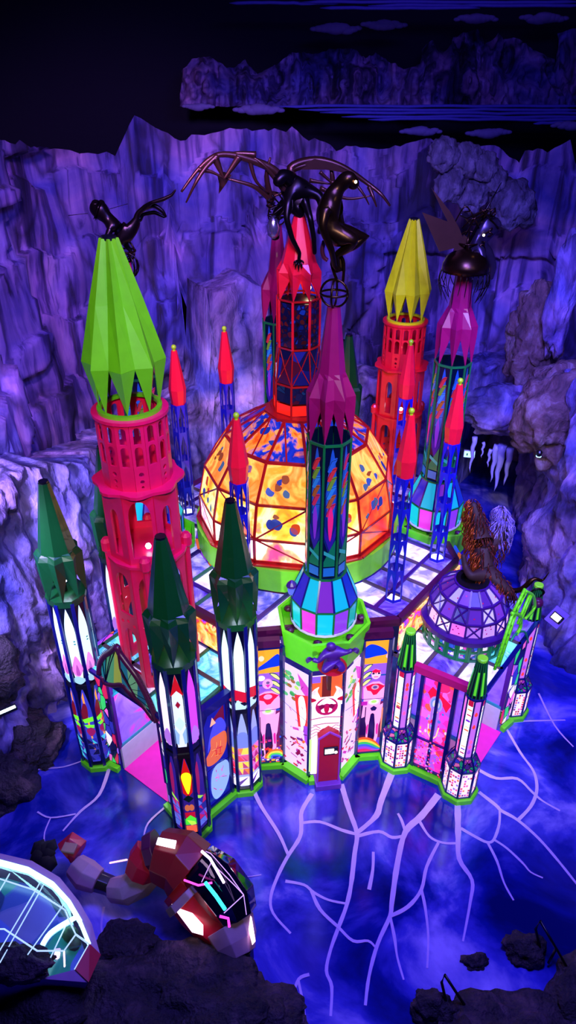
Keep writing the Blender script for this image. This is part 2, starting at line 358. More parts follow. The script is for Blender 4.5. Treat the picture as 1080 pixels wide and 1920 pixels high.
for iv, (pts, w0, w1) in enumerate(VEINS):
    p = catmull([fl(x, y, .003+.0006*iv) for x, y in pts], 4); k = len(p); L, Rr = [], []
    for i, q in enumerate(p):
        d = (p[min(i+1, k-1)]-p[max(i-1, 0)]).normalized(); nrm = Vector((-d.y, d.x, 0))
        F = q.y*cos(PITCH)+CAM_H*sin(PITCH); w = (w0+(w1-w0)*i/(k-1))/FPX*F*.44*(1+.25*noise.noise(q*5))
        L.append(q+nrm*w); Rr.append(q-nrm*w)
    m.add(L+Rr, [(i, i+1, k+i+1, k+i) for i in range(k-1)], M_vein)
struct(m.build('floor', solid=-1))

# ---------------------------------------------------------------- structure: cliffs, mural, upper range, black back wall
PATH = [(-11, 7.6), (-7.2, 8.6), (-5.7, 9.6), (-4.9, 10.9), (-4.3, 11.8), (-3.95, 12.8), (-3.95, 14.4), (-3.9, 16.4), (-2.9, 18.6), (-.6, 19.9), (2, 20.2), (4.2, 19.8), (5.2, 19.3), (6.6, 18.7), (6.9, 17), (6.1, 15.0), (6.1, 13.2), (6.5, 12.0), (7.6, 10.6), (10.5, 9)]
TOP = [(-300, 300), (0, 280), (60, 260), (120, 270), (200, 285), (243, 300), (278, 290), (284, 242), (300, 222), (330, 246), (382, 278), (389, 262), (460, 247), (520, 252), (570, 255), (585, 272), (680, 290), (750, 285), (800, 266), (815, 278), (850, 275), (862, 290), (900, 285), (935, 310), (965, 335), (985, 292), (1012, 286), (1022, 300), (1058, 272), (1068, 322), (1085, 345), (1500, 360)]
LOW = [(-300, 1010), (0, 950), (60, 900), (170, 868), (300, 800), (335, 780), (395, 735), (404, 556), (470, 532), (505, 546), (520, 700), (700, 720), (780, 692), (960, 690), (985, 705), (1080, 690), (1400, 690)]
def z_for(p, tab):
    z = 6.0
    for _ in range(8):
        px, py = topix((p.x, p.y, z)); t = lerp(tab, px)
        z += (py-t)/FPX*(p.y*cos(PITCH)-(z-CAM_H)*sin(PITCH))/cos(PITCH)*.9
    return max(1.5, min(z, 14))
base = catmull([(x, y, 0) for x, y in PATH], 22); NB = len(base)
dist = [0.0]
for a_, b_ in zip(base, base[1:]): dist.append(dist[-1]+(b_-a_).length)
def cliff_surface():
    low, up = MB(), MB(); NL, NU = 70, 90; vl, vu = [], []
    for i, p in enumerate(base):
        d = (base[min(i+1, NB-1)]-base[max(i-1, 0)]).normalized(); n = Vector((-d.y, d.x, 0))   # away from the hall
        zl = z_for(p, LOW); q = p+n*1.1; zu = max(zl+.6, z_for(q, TOP))+.16*noise.noise(Vector((dist[i]*2.2, 1, 0)))+.10*noise.noise(Vector((dist[i]*6, 4, 0)))
        cave = max(0, 1-((p.x-5.6)**2+(p.y-19.0)**2)/1.1)
        for k in range(NL+1):
            t = k/NL; z = zl*min(1, t/.9); back = 0 if t < .9 else (t-.9)/.1*1.2
            back += .35*(z/zl)**2 if zl else 0
            s = Vector((p.x*.9, p.y*.9, z*.45)); a = noise.fractal(s*1.1, 1.0, 2.1, 5)*.38+noise.turbulence(s*2.6, 4, False)*.22+.14*abs(noise.noise(Vector((p.x*6, p.y*6, z*.5))))+.16*noise.cell(Vector((dist[i]*.8+.4*noise.noise(Vector((p.x, p.y, z))), 3, z*.6)))
            a += abs(noise.noise(Vector((p.x*3.2, p.y*3.2, z*.35))))*.22
            if z < 2.9: back += 4.0*min(1, cave*2.5)*min(1, (2.9-z)*3)
            e = p+n*(back-a+.15); vl.append(Vector((e.x, e.y, z+(.10*noise.noise(s*4) if 0 < k < NL else 0))))
        for k in range(NU+1):
            t = k/NU; z = zl-.5+(zu-zl+.5)*t
            s = Vector((p.x*.7, p.y*.7, z*.22)); a = noise.fractal(s*1.3+Vector((9, 2, 1)), 1.0, 2.1, 5)*.30+abs(noise.noise(Vector((p.x*1.7, p.y*1.7, z*.15))))*.22
            st = .22*math.floor((z+noise.noise(Vector((p.x, p.y, 3)))*.8)/1.6)
            wv = dist[i]*.38+.45*noise.noise(Vector((p.x*.6, p.y*.6, z*.35))); hz = math.floor(z*.27+noise.noise(Vector((math.floor(wv)*3.1, 5, 0)))*1.5)
            a += .5*noise.cell(Vector((math.floor(wv)*1.7, hz*2.3, 1)))
            e = q+n*(st-a+.3); vu.append(Vector((e.x, e.y, z)))
    def grid(mb, vs, N, mat):
        mb.add(vs, [(i*(N+1)+k, (i+1)*(N+1)+k, (i+1)*(N+1)+k+1, i*(N+1)+k+1) for i in range(NB-1) for k in range(N)], mat, True)
    grid(low, vl, NL, MATS['rock']); grid(up, vu, NU, MATS['mural'])
    return struct(low.build('wall_rock', solid=-1)), struct(up.build('wall_back', solid=-1))
cliff_surface()
# upper mountain range far behind, its strata bands and the black hall wall
M_void = paint('#0c0c2c', .9)
m = MB(); m.box((0, 31, 10), (60, .3, 40), M_void); m.box((-16, 15, 10), (.3, 34, 40), M_void); m.box((18, 15, 10), (.3, 34, 40), M_void)
struct(m.build('wall_dark'))
RNG = [(335, 135), (360, 108), (390, 106), (430, 130), (455, 112), (480, 140), (520, 120), (545, 98), (600, 100), (617, 92), (665, 90), (690, 110), (710, 98), (760, 130), (790, 120), (795, 95), (815, 72), (840, 98), (865, 68), (900, 52), (912, 85), (935, 60), (955, 72), (975, 70), (1000, 85), (1035, 105), (1058, 118), (1075, 60), (1120, 40), (1250, 80)]
YR = 27.0; m = MB(); vs = []; NX, NZ = 220, 34
for i in range(NX+1):
    px = 335+(1250-335)*i/NX; tp = lerp(RNG, px)+5*noise.noise(Vector((px*.12, 0, 0)))
    for k in range(NZ+1):
        py = 200+(tp-200)*k/NZ; s = Vector((px*.02, py*.012, 1)); q = at(px, py, YR)
        vs.append(q+Vector((0, .9*k/NZ-1.1*noise.fractal(s, 1, 2, 5)-.7*abs(noise.noise(Vector((px*.06, py*.008, 0)))), 0)))
m.add(vs, [(i*(NZ+1)+k, (i+1)*(NZ+1)+k, (i+1)*(NZ+1)+k+1, i*(NZ+1)+k+1) for i in range(NX) for k in range(NZ)], MATS['mural'], True)
struct(m.build('wall_upper', solid=-1))
M_band = paint('#4a4ab8', .7)
m = MB()
for j, (x0, x1, yy) in enumerate([(515, 1100, 199), (560, 1100, 206), (600, 1120, 212), (640, 1120, 219), (690, 1100, 224), (1000, 1120, 231), (430, 640, 6), (560, 1100, 4), (690, 1100, 10), (600, 900, 15)]):
    p = [at(x0+(x1-x0)*t/14, yy+2.5*noise.noise(Vector((t*.6, j*3.1, 0))), 25.4-.05*j) for t in range(15)]
    m.tube(p, [.01]+[.045+.03*noise.noise(Vector((t, j, 0))) for t in range(13)]+[.01], M_band, 6)
struct(m.build('trim_strata'))

# ---------------------------------------------------------------- spires, pierced walls and other castle parts
def spire(name, parent, mat, z0, secs, tipz, tipr, n=8, a0=0.0):
    """folded petal spire: secs = [(z, ridge radius, valley radius)] downwards from the flat top, then n tips"""
    m = MB(); rings = []
    for z, rr, rv in secs:
        ring = []
        for i in range(n):
            a = a0+2*pi*i/n; b = a+pi/n
            ring += [Vector((rr*cos(a), rr*sin(a), z+z0)), Vector((rv*cos(b), rv*sin(b), z+z0))]
        rings.append(ring)
    m.loft(rings, mat, (True, False)); last = rings[-1]; N = 2*n
    for i in range(n):
        a = a0+2*pi*i/n; tip = Vector((tipr*cos(a), tipr*sin(a), tipz+z0))
        m.add([last[(2*i-1) % N], last[2*i], last[(2*i+1) % N], tip], [(0, 1, 3), (1, 2, 3)], mat)
    return m.build(name, parent, solid=.014)
def arch(x, y, w, h, pointed=True, n=7):
    """outline of an arched opening, x the middle, y the sill"""
    s = h-w*(.9 if pointed else .5); p = [(x-w/2, y), (x+w/2, y)]
    if pointed:
        for k in range(n): t = k/n; p.append((x+w/2*cos(t*pi/2)**.8, y+s+(h-s)*sin(t*pi/2)))
        p.append((x, y+h))
        for k in range(n-1, -1, -1): t = k/n; p.append((x-w/2*cos(t*pi/2)**.8, y+s+(h-s)*sin(t*pi/2)))
    else:
        for k in range(2*n+1): a = pi*k/(2*n); p.append((x+w/2*cos(a), y+s+(h-s)*sin(a)))
    return p
def circ(x, y, r, n=12): return [(x+r*cos(2*pi*i/n), y+r*sin(2*pi*i/n)) for i in range(n)]
def pierced(mb, o, u, v, w, h, holes, mat):
    """a flat wall panel w by h with openings"""
    loops = [[(0, 0), (w, 0), (w, h), (0, h)]]+holes
    flat = [p for L in loops for p in L]
    tri = tessellate_polygon([[Vector((x, y, 0)) for x, y in L] for L in loops])
    o, u, v = Vector(o), Vector(u).normalized(), Vector(v).normalized()
    mb.add([o+u*x+v*y for x, y in flat], [tuple(t) for t in tri], mat)
def poly_ring(R, n, a0, z): return [Vector((R*cos(a0+2*pi*i/n), R*sin(a0+2*pi*i/n), z)) for i in range(n)]
def pierced_ring(mb, R, n, a0, z0, z1, holes_of, mat):
    P = poly_ring(R, n, a0, z0)
    for i in range(n):
        a, b = P[i], P[(i+1) % n]; w = (b-a).length
        pierced(mb, a, b-a, (0, 0, 1), w, z1-z0, holes_of(i, w, z1-z0), mat)
def fan(art, x0, y0, x1, y1, rows, pal, st, rd):
    """a mosaic of leaded triangles and slivers"""
    ys = [y0+(y1-y0)*k/rows for k in range(rows+1)]
    for k in range(rows):
        a, b = ys[k], ys[k+1]; xm = x0+(x1-x0)*rd.uniform(.2, .8); xn = x0+(x1-x0)*rd.uniform(.2, .8)
        g = (b-a)*.05
        art.poly([(x0, a+g), (xm, a+g), (x0, b-g)], rd.choice(pal), st); art.poly([(xm, a+g), (x1, a+g), (xn, b-g)], rd.choice(pal), st)
        art.poly([(x0, b-g), (xm, a+g*2), (xn, b-g)], rd.choice(pal), st); art.poly([(x1, a+g), (x1, b-g), (xn, b-g)], rd.choice(pal), st)

# ---------------------------------------------------------------- tall stained-glass towers with dark green spires
H8 = pi/8
def lancet(x, y, w, h):
    p = [(x-w*.40, y), (x+w*.40, y), (x+w/2, y+h*.12)]
    for t in (0, .2, .4, .6, .8): p.append((x+w/2*(1-t**1.6), y+h*(.66+.34*t)))
    p.append((x, y+h))
    for t in (.8, .6, .4, .2, 0): p.append((x-w/2*(1-t**1.6), y+h*(.66+.34*t)))
    return p+[(x-w/2, y+h*.12)]
def tall_pane(style, k, rd):
    w, h = .232, 4.05; A = Art(w, h, '#04041c', .6)
    up = {'rose': '#cfeaff', 'mask': '#cdf2ff', 'drop': '#cfd6ff', 'plain': '#d8e0ff'}[style]
    if style == 'drop' and k % 4 == 0: up = '#c03cf0'
    elif style == 'drop' and k % 4 == 2: up = '#f3dcff'
    A.poly(lancet(.5, .585, .74, .40), up, 1.25)
    if style == 'drop' and k % 2 == 1:
        A.poly([(.06, .87), (.5, .985), (.94, .87), (.5, .9)], '#c01020', 1.0).poly([(.5, .845), (.68, .825), (.5, .805), (.32, .825)], '#a01030', .8)
        A.poly([(.1, .72), (.5, .76), (.9, .72), (.5, .68)], '#bcd8ff', 1.2).poly([(.1, .70), (.4, .66), (.3, .60), (.12, .61)], '#8fb6f4', 1.0).poly([(.9, .70), (.6, .66), (.7, .60), (.88, .61)], '#8fb6f4', 1.0)
    elif style == 'rose':
        A.blob([(.1, .64), (.3, .69), (.52, .72), (.75, .69), (.9, .64), (.6, .6), (.3, .6)], '#e07ad0', 1.1).blob([(.35, .61), (.5, .67), (.65, .61)], '#b04aa8', 1.0)
        A.blob([(.02, .575), (.3, .6), (.7, .59), (.98, .575), (.5, .55)], '#9fd0e8', 1.0).poly([(.6, .8), (.75, .8), (.75, .807), (.6, .807)], '#30a090', .6).poly([(.6, .785), (.75, .785), (.75, .792), (.6, .792)], '#30a090', .6)
    elif style == 'mask':
        A.poly([(.05, .665), (.95, .64), (.9, .575), (.5, .59), (.1, .60)], '#c8102a', 1.0).blob([(0, .56), (.3, .6), (.6, .57), (1, .585), (.8, .54), (.3, .53)], '#b8d8ff', 1.1).disc(.78, .575, .14, .012, '#050520', .3)
    else:
        A.blob([(.05, .62), (.5, .68), (.95, .62), (.5, .58)], '#b070e0', 1.0)
    A.poly(lancet(.5, .03, .80, .50), {'rose': '#3a3ac0', 'mask': '#9aa6f0', 'drop': '#301a80', 'plain': '#3040c0'}[style], .9)
    if style == 'drop':
        if k % 2 == 1:
            A.poly([(.1, .40), (.5, .52), (.9, .40), (.85, .3), (.5, .27), (.15, .3)], '#c81414', 1.0).blob([(.14, .41), (.5, .43), (.86, .41), (.75, .34), (.52, .29), (.28, .34)], '#e8f018', 1.2)
            A.poly([(.1, .26), (.5, .285), (.9, .26), (.5, .235)], '#04241c', .3).disc(.34, .2, .2, .022, '#d06a40', .9).disc(.66, .2, .2, .022, '#d06a40', .9)
            A.poly([(.12, .17), (.88, .17), (.86, .13), (.14, .13)], '#c01020', .9).poly([(.1, .125), (.5, .15), (.9, .125), (.9, .085), (.1, .085)], '#50e02a', 1.1).poly([(.2, .12), (.8, .105), (.9, .085), (.5, .08)], '#b8f040', 1.1).poly([(.1, .08), (.9, .08), (.9, .03), (.1, .03)], '#f0603a', 1.1)
        else:
            A.blob([(.15, .42), (.4, .47), (.5, .36), (.35, .26), (.15, .3)], '#a01a50', .8).poly([(.1, .27), (.9, .22), (.9, .2), (.1, .25)], '#a0e040', 1.0); fan(A, .12, .05, .88, .24, 4, ['#6070e0', '#7a3ac0', '#c02060', '#2a2a90'], .9, rd)
    elif style == 'rose':
        A.poly([(.35, .47), (.5, .5), (.62, .1), (.5, .1)], '#ff9a40', 1.0).blob([(.1, .38), (.4, .43), (.6, .4), (.5, .33), (.1, .31)], '#7a1424', .8)
        A.poly([(.05, .325), (.9, .34), (.9, .31), (.2, .30)], '#6cf02a', 1.2).poly([(.1, .29), (.9, .285), (.85, .265), (.3, .268)], '#6cf02a', 1.2).blob([(.2, .25), (.6, .27), (.9, .24), (.5, .21)], '#a01a60', .8)
        fan(A, .12, .04, .88, .2, 4, ['#2a2ab0', '#1a1a70', '#40c0e0', '#3030a0', '#101040'], .9, rd)
    elif style == 'mask':
        A.blob([(.1, .38), (.5, .4), (.9, .38), (.9, .3), (.1, .3)], '#6f7fe8', .9); fan(A, .1, .11, .9, .3, 4, ['#e01a40', '#ff7a2a', '#ffd040', '#e060c0', '#b01a70', '#ff4a80'], 1.1, rd)
        A.poly([(.1, .04), (.9, .04), (.9, .1), (.1, .1)], '#f0e0ff', 1.5).poly([(.1, .07), (.9, .1), (.1, .04)], '#5a1aa0', .8)
    else: fan(A, .1, .05, .9, .42, 8, ['#4050e0', '#c03080', '#f0a030', '#30c090', '#7040d0'], .9, rd)
    return A
def tall_tower(style, a, b, label, seed):
    rd = random.Random(seed); t = thing('stained_glass_tower', label, 'tower', cw(a, b), PHI, 'tall green-spired glass towers')
    m = MB(); m.lathe([(.385, 0), (.385, .11), (.36, .135)], 8, M_lime, a0=H8); m.build('plinth', t)
    m = MB(); m.lathe([(.27, .13), (.27, 4.2)], 8, M_black, a0=H8); m.build('core', t)
    for k in range(8):
        ang = k*pi/4; n = Vector((cos(ang), sin(ang), 0)); u = Vector((-sin(ang), cos(ang), 0))
        tall_pane(style, k, rd).build('pane', t, n*.302-u*.116+Vector((0, 0, .14)), u)
    for k in range(8):
        ang = H8+k*pi/4; m = MB(); m.box((.325*cos(ang), .325*sin(ang), 2.18), (.062, .06, 4.12), M_navy, ang); m.build('post', t)
    m = MB(); m.lathe([(.335, 2.24), (.335, 2.34)], 8, M_black, a0=H8, caps=(False, False)); m.build('band', t, solid=.02)
    m = MB(); m.lathe([(.35, 4.16), (.36, 4.3), (.33, 4.3)], 8, M_dkgreen, a0=H8); m.build('collar', t)
    sp = spire('spire', t, M_dkgreen, 0, [(6.42, .085, .08), (5.2, .30, .275), (5.17, .345, .275), (5.1, .39, .32), (4.72, .375, .27)], 4.28, .345, 8, 0)
    m = MB(); m.lathe([(.08, 6.40), (.08, 6.46)], 8, M_black, a0=0); m.build('cap', sp)
    m = MB(); m.ball((0, 0, 4.55), .075, G_cool, 10); m.tube([(0, 0, 4.3), (0, 0, 4.5)], .03, M_black); m.build('lamp', t)
    return t
tall_tower('rose', -1.23, 4.96, 'green-spired glass tower standing alone at the left of the pink carpet, rose-patterned band', 1)
tall_tower('drop', 1.34, 4.92, 'green-spired glass tower nearest the camera, with red and yellow drop pattern', 2)
tall_tower('mask', 1.46, 3.61, 'green-spired glass tower beside the left figure panel, red band below white panes', 3)
tall_tower('plain', -1.46, 3.61, 'green-spired glass tower mostly hidden behind the large lime-spired crimson tower', 4)
tall_tower('plain', -1.4, -3.9, 'distant green-spired tower between the dome and the yellow-green spire', 5)
tall_tower('plain', 1.4, -3.9, 'dark green-spired tower behind the right blue-domed tower', 6)

# ---------------------------------------------------------------- pierced crimson towers with leaf spires
def pierced_tower(a, b, z, label, mat, smat, scale):
    t = thing('pierced_tower', label, 'tower', cw(a, b, z), PHI, 'pierced crimson towers'); t.scale = (scale,)*3
    m = MB(); N = 8
    def low(i, w, h): return [arch(w/2, .25, w*.6, .98), arch(w/2, 1.55, w*.66, .85)]+[circ(w*x, y, .035, 8) for x, y in ((.2, 1.35), (.8, 1.35), (.5, 1.4))]
    pierced_ring(m, .62, N, H8, 0, 2.6, low, mat); m.build('lower_storey', t, solid=.04)
    for k in range(4):
        ang = pi/4+k*pi/2; m = MB(); x, y = .64*cos(ang), .64*sin(ang)
        m.lathe([(.05, 0), (.05, 2.55), (.09, 2.6), (.09, 2.76), (.05, 2.82)], 10, mat, (x, y, 0)); m.build('corner_post', t)
    m = MB(); m.lathe([(.5, 2.58), (.66, 2.58), (.66, 2.63), (.5, 2.63)], 16, mat, a0=H8); m.build('gallery_floor', t)
    def mid(i, w, h): return [arch(w/2, .12, w*.76, 1.02)] if i % 2 == 0 else [arch(w/2, .1, w*.40, .85)]
    m = MB(); pierced_ring(m, .585, N, H8, 2.63, 3.9, mid, mat); m.build('arcade', t, solid=.04)
    m = MB(); P = []
    for i in range(48):
        aa = 2*pi*i/48; r = .67+.035*cos(8*aa); P.append(Vector((r*cos(aa), r*sin(aa), 3.88)))
    m.slab(P, .05, mat); m.build('scalloped_ledge', t)
    def drum(i, w, h):
        o = [arch(w/2, .76, w*.52, .26, False, 4), arch(w/2, .40, w*.58, .32, False, 4)]
        if i % 2 == 0: o += [circ(w/2, .27, .04, 8), circ(w/2, .15, .034, 8), circ(w/2, .06, .022, 8)]
        return o
    m = MB(); pierced_ring(m, .515, 16, 0, 3.93, 5.02, drum, mat); m.build('drum', t, solid=.03)
    m = MB(); P = poly_ring(.56, 32, 0, 5.0); Q = poly_ring(.47, 32, 0, 5.0)
    m.loft([P, [p+Vector((0, 0, .05)) for p in P], [q+Vector((0, 0, .05)) for q in Q], Q, P], mat, (False, False)); m.build('crown_ring', t)
    m = MB(); P = poly_ring(.47, 32, 0, 5.05); Q = poly_ring(.40, 32, 0, 5.05)
    m.loft([P, [p+Vector((0, 0, .05)) for p in P], [q+Vector((0, 0, .05)) for q in Q], Q, P], smat, (False, False)); m.build('spire_seat', t)
    spire('leaf_spire', t, smat, 0, [(7.4, .12, .075), (6.6, .355, .25), (5.78, .58, .455)], 5.1, .43, 8, 0)
    m = MB(); m.lathe([(.1, 7.38), (.1, 7.43)], 8, M_black); m.build('cap', t)
    m = MB(); m.ball((.15, -.1, 2.72), .05, G_cool, 8); m.build('lamp', t)
    return t
pierced_tower(.02, 4.1, 2.68, 'large pierced crimson tower with lime green leaf spire, behind the pink carpet', M_crimson, M_spire, 1.0)
pierced_tower(.05, -3.95, 2.5, 'distant pierced red tower with yellow-green leaf spire, behind the dome', M_red, M_yellowspire, .905)

# ---------------------------------------------------------------- blue-domed towers with magenta spires
BL = ['#1448d8', '#18d0e0', '#e83ae0', '#14c4f0', '#8a3ae0', '#14a0b8']; BR_ = ['#18d8e0', '#2a24c0', '#18c0d8', '#7a2ab8', '#16b8e8', '#1436c8']
def blue_pane(w, h, k):
    A = Art(w, h, '#030c30', .5)
    A.poly([(.1, .66), (.5, .99), (.9, .66), (.9, .3), (.5, .18), (.1, .3)], '#0c2278', .5)
    x0 = .5+.12*(1 if k % 2 else -1)
    A.blob([(.5, .97), (.74, .84), (.84, .66), (.72, .48), (.5, .42), (.28, .48), (.16, .66), (.3, .84)], '#1a4ab8', .6)
    for j in range(6):                                   # feather strokes
        y = .50+j*.065; A.blob([(.18, y), (.45, y+.07), (.82, y+.085), (.6, y+.03), (.4, y-.01)], ['#c0285a', '#a0522a', '#2a7ad8', '#6a8a30', '#c02a3a', '#2458c8'][(j+k) % 6], .55)
        A.line([(.16, y-.005), (.45, y+.065), (.84, y+.08)], .03, '#020620', .2)
    A.blob([(.5, .56), (.68, .48), (.62, .36), (.5, .30), (.38, .36), (.32, .48)], ['#e0207a', '#7a2ac8'][k % 2], .7)
    A.poly([(.1, .34), (.5, .22), (.9, .34), (.9, .42), (.5, .3), (.1, .42)], '#2a1490', .7).poly([(.1, .14), (.5, .23), (.9, .31), (.9, .10), (.1, .10)], '#0c6a50', .6).poly([(.1, .20), (.9, .15), (.9, .18), (.1, .23)], '#2a90a0', .7)
    A.poly([(.1, .02), (.9, .02), (.9, .09), (.1, .09)], '#1a60c0', .7)
    return A
def blue_tower(a, b, label, dz=0.0):
    t = thing('blue_domed_tower', label, 'tower', cw(a, b, 2.9), PHI+pi/8, 'blue-domed towers with magenta spires')
    m = MB(); z = 0
    P = [poly_ring(r, 8, 0, zz) for r, zz in ((.78, 0), (.82, .36), (.86, .66), (.80, .66), (.76, .5))]
    m.loft(P, M_lime, (True, True)); m.build('green_tray', t)
    m = MB(); Q = poly_ring(.60, 24, 0, .64); m.loft([Q, [q+Vector((0, 0, .03)) for q in Q], [q*1 for q in poly_ring(.57, 24, 0, .67)]], M_white, (False, False)); m.build('rim_ring', t)
    m = MB()
    for k in range(7):
        aa = .3+k*.9; m = MB(); m.ball((.69*cos(aa), .69*sin(aa), .58), .08, M_plum, 7, (1.2, 1, .7)); m.build('rubble', t)
    n = 12
    for k in range(n):
        a0, a1 = 2*pi*(k+.06)/n, 2*pi*(k+.94)/n; c = BL[k % 6]
        def q(r, z): return [Vector((r*cos(a0), r*sin(a0), z)), Vector((r*cos(a1), r*sin(a1), z))]
        l0, l1, l2 = q(.555, .66), q(.575, 1.14), q(.365, 1.68)
        m = MB(); am = (a0+a1)/2; d = Vector((cos(am), sin(am), 0))
        m.slab([l0[0], l0[1], l1[1], l1[0]], .012, glow(c, .8), d); m.build('drum_pane', t)
        c2 = BR_[k % 6]
        m = MB(); m.slab([l1[0]+Vector((0, 0, .03)), l1[1]+Vector((0, 0, .03)), l2[1], l2[0]], .012, glow(c2, .55), d+Vector((0, 0, .5))); m.build('roof_pane', t)
    m = MB()
    for k in range(n):
        aa = 2*pi*k/n; c_, s_ = cos(aa), sin(aa)
        m.beam((.565*c_, .565*s_, .64), (.585*c_, .585*s_, 1.15), .03, .03, M_bar); m.beam((.585*c_, .585*s_, 1.15), (.37*c_, .37*s_, 1.70), .03, .03, M_navy)
    for r, z in ((.585, 1.15), (.37, 1.70), (.565, .65)):
        P = poly_ring(r, n, 0, z)
        for k in range(n): m.beam(P[k], P[(k+1) % n], .03, .03, M_bar)
    m.build('dome_frame', t)
    m = MB(); m.lathe([(.5, .6), (.5, 1.1), (.3, 1.66)], 12, glow('#0a2a90', .25)); m.build('dome_liner', t)
    for k in range(8):
        ang = H8+k*pi/4; nn = Vector((cos(ang), sin(ang), 0)); u = Vector((-sin(ang), cos(ang), 0))
        blue_pane(.235, 2.5, k).build('column_pane', t, nn*.315-u*.1175+Vector((0, 0, 1.72)), u)
    for k in range(8):
        ang = k*pi/4; m = MB(); m.box((.34*cos(ang), .34*sin(ang), 2.95), (.035, .035, 2.55), M_bar, ang); m.build('post', t)
    m = MB(); P = poly_ring(.35, 8, 0, 4.2)
    for k in range(8): m.beam(P[k], P[(k+1) % 8], .03, .04, M_bar)
    m.build('top_rail', t)
    spire('spire', t, M_magenta, 0, [(6.2, .09, .085), (5.27, .2, .185), (5.2, .235, .19), (4.92, .37, .27), (4.72, .37, .25)], 4.2, .345, 8, 0)
    m = MB()
    R = .19; c = Vector((0, 0, 6.2+R))
    for ax in range(3):
        pts = [c+R*Vector(((cos(x), sin(x), 0), (cos(x), 0, sin(x)), (0, cos(x), sin(x)))[ax]) for x in [2*pi*i/20 for i in range(21)]]
        m.tube(pts, .017, M_bronze, 5)
    m.build('wire_orb', t)
    m = MB(); m.ball((.0, .0, 1.05), .1, G_cool, 8); m.build('lamp', t)
    return t
blue_tower(2.15, 2.05, 'blue-domed tower with magenta spire directly above the kiosk')
blue_tower(2.15, -2.1, 'blue-domed tower with magenta spire right of the big dome, under the shell creature')
blue_tower(-2.15, 2.05, 'blue-domed tower with magenta spire hidden behind the lime green leaf spire')
blue_tower(-2.15, -2.1, 'blue-domed tower with dark magenta spire behind the tall red centre tower')

# ---------------------------------------------------------------- the big glowing dome and the red tower on it
def big_dome():
    t = thing('glowing_dome', 'big orange glowing glass dome with red frame at the castle centre', 'dome', cw(0, 0, 3.4), PHI)
    m = MB(); P = poly_ring(2.12, 40, 0, 0); m.loft([P, [p+Vector((0, 0, .5)) for p in P], [p+Vector((0, 0, .5)) for p in poly_ring(2.0, 40, 0, 0)], poly_ring(2.0, 40, 0, 0)], M_limewood, (False, False)); m.build('green_drum', t)
    prof = [(2.0, .56), (2.0, 1.05), (1.86, 1.72), (1.42, 2.38), (.62, 2.86)]; n = 12; off = R_(-90+6+37.7)
    ring = lambda r, z: poly_ring(r, n, off, z)
    cols = [['#ff3a6a', '#ff8a5a', '#fff0d0', '#ffd9e0', '#ff5ab0', '#d07aff'], ['#ff5a2a', '#ff8a1e', '#ffb43a', '#ffe090', '#ff9a3a', '#ff6a5a'], ['#ffa028', '#ff8a1e', '#ffb44a', '#f0701e', '#ff9440', '#ffc060'], ['#d84a10', '#f08a2a', '#16309a', '#10207a', '#e0702a', '#ffa040']]
    for j in range(4):
        A, B = ring(*prof[j]), ring(*prof[j+1])
        for k in range(n):
            a, b, c, d = A[k], A[(k+1) % n], B[(k+1) % n], B[k]
            ctr = (a+b+c+d)/4; nn = Vector((ctr.x, ctr.y, 0)).normalized()
            q = [ctr+(p-ctr)*.97 for p in (a, b, c, d)]
            red = k in (1, 2)
            cc = ['#ff1a1a', '#f03a1a', '#ff6a20', '#ffb040'] if red and j < 2 else cols[j]
            key = 'dome%d%d%d' % (j, k % 5, red)
            m = MB(); m.slab(q, .012, smear(key, cc, 1.1+.2*j, (1.9, 1.6, 1.15, .75)[j], (1, 1, .6), k*1.7, 1.2), nn)
            if j in (1, 2, 3):                          # painted motifs on the glass
                u = (b-a).normalized(); v = (d-a+c-b).normalized(); w = (b-a).length; rd = random.Random(k*10+j)
                for _ in range(5 if j < 3 else 3):
                    px, py, s = rd.uniform(-.3, .3), rd.uniform(-.35, .35), rd.uniform(.04, .10)
                    cen = ctr+u*px*w+v*py*(d-a).length+nn*.018
                    pts = catmull([cen+(u*cos(x)+v*sin(x))*s*rd.uniform(.5, 1.5) for x in [2*pi*i/6 for i in range(6)]], 3, True)
                    fc = sum(pts, Vector())/len(pts)
                    m.add(pts, [tuple(range(len(pts)))], glow(rd.choice(['#2a3a9a', '#3a56b0', '#c06a8a', '#a04a1a', '#4a6a90', '#e04a20'] if j < 3 else ['#16309a', '#2040a0', '#ffb060']), .7))
            m.build('dome_pane', t, solid=-1)
    for k in range(n):
        m = MB()
        for j in range(4): m.beam(ring(*prof[j])[k], ring(*prof[j+1])[k], .055, .055, M_redbar)
        m.build('dome_rib', t)
    for j, (r, z) in enumerate(prof):
        m = MB(); P = ring(r, z)
        for k in range(n): m.beam(P[k], P[(k+1) % n], .06, .05, M_redbar)
        if j == 0:
            P = ring(2.07, .52)
            for k in range(n): m.beam(P[k], P[(k+1) % n], .10, .04, M_redbar)
        m.build('dome_ring', t)
    for j in (0, 1, 3):
        m = MB(); A, B = ring(*prof[j]), ring(*prof[j+1])
        for k in range(n):
            if j in (0, 1): 
                if k % 2 == j: m.beam(A[k], B[(k+1) % n], .035, .035, M_redbar)
                else: m.beam(A[(k+1) % n], B[k], .035, .035, M_redbar)
            elif j == 3:
                mid = (A[k]+A[(k+1) % n])/2; m.beam(mid, B[k], .03, .03, M_redbar)
        m.build('dome_bracing', t)
    m = MB(); P = poly_ring(.66, 8, 0, 2.82); m.loft([P, [p+Vector((0, 0, .08)) for p in P]], M_redbar); m.build('crown_plate', t)
    return t
big_dome()
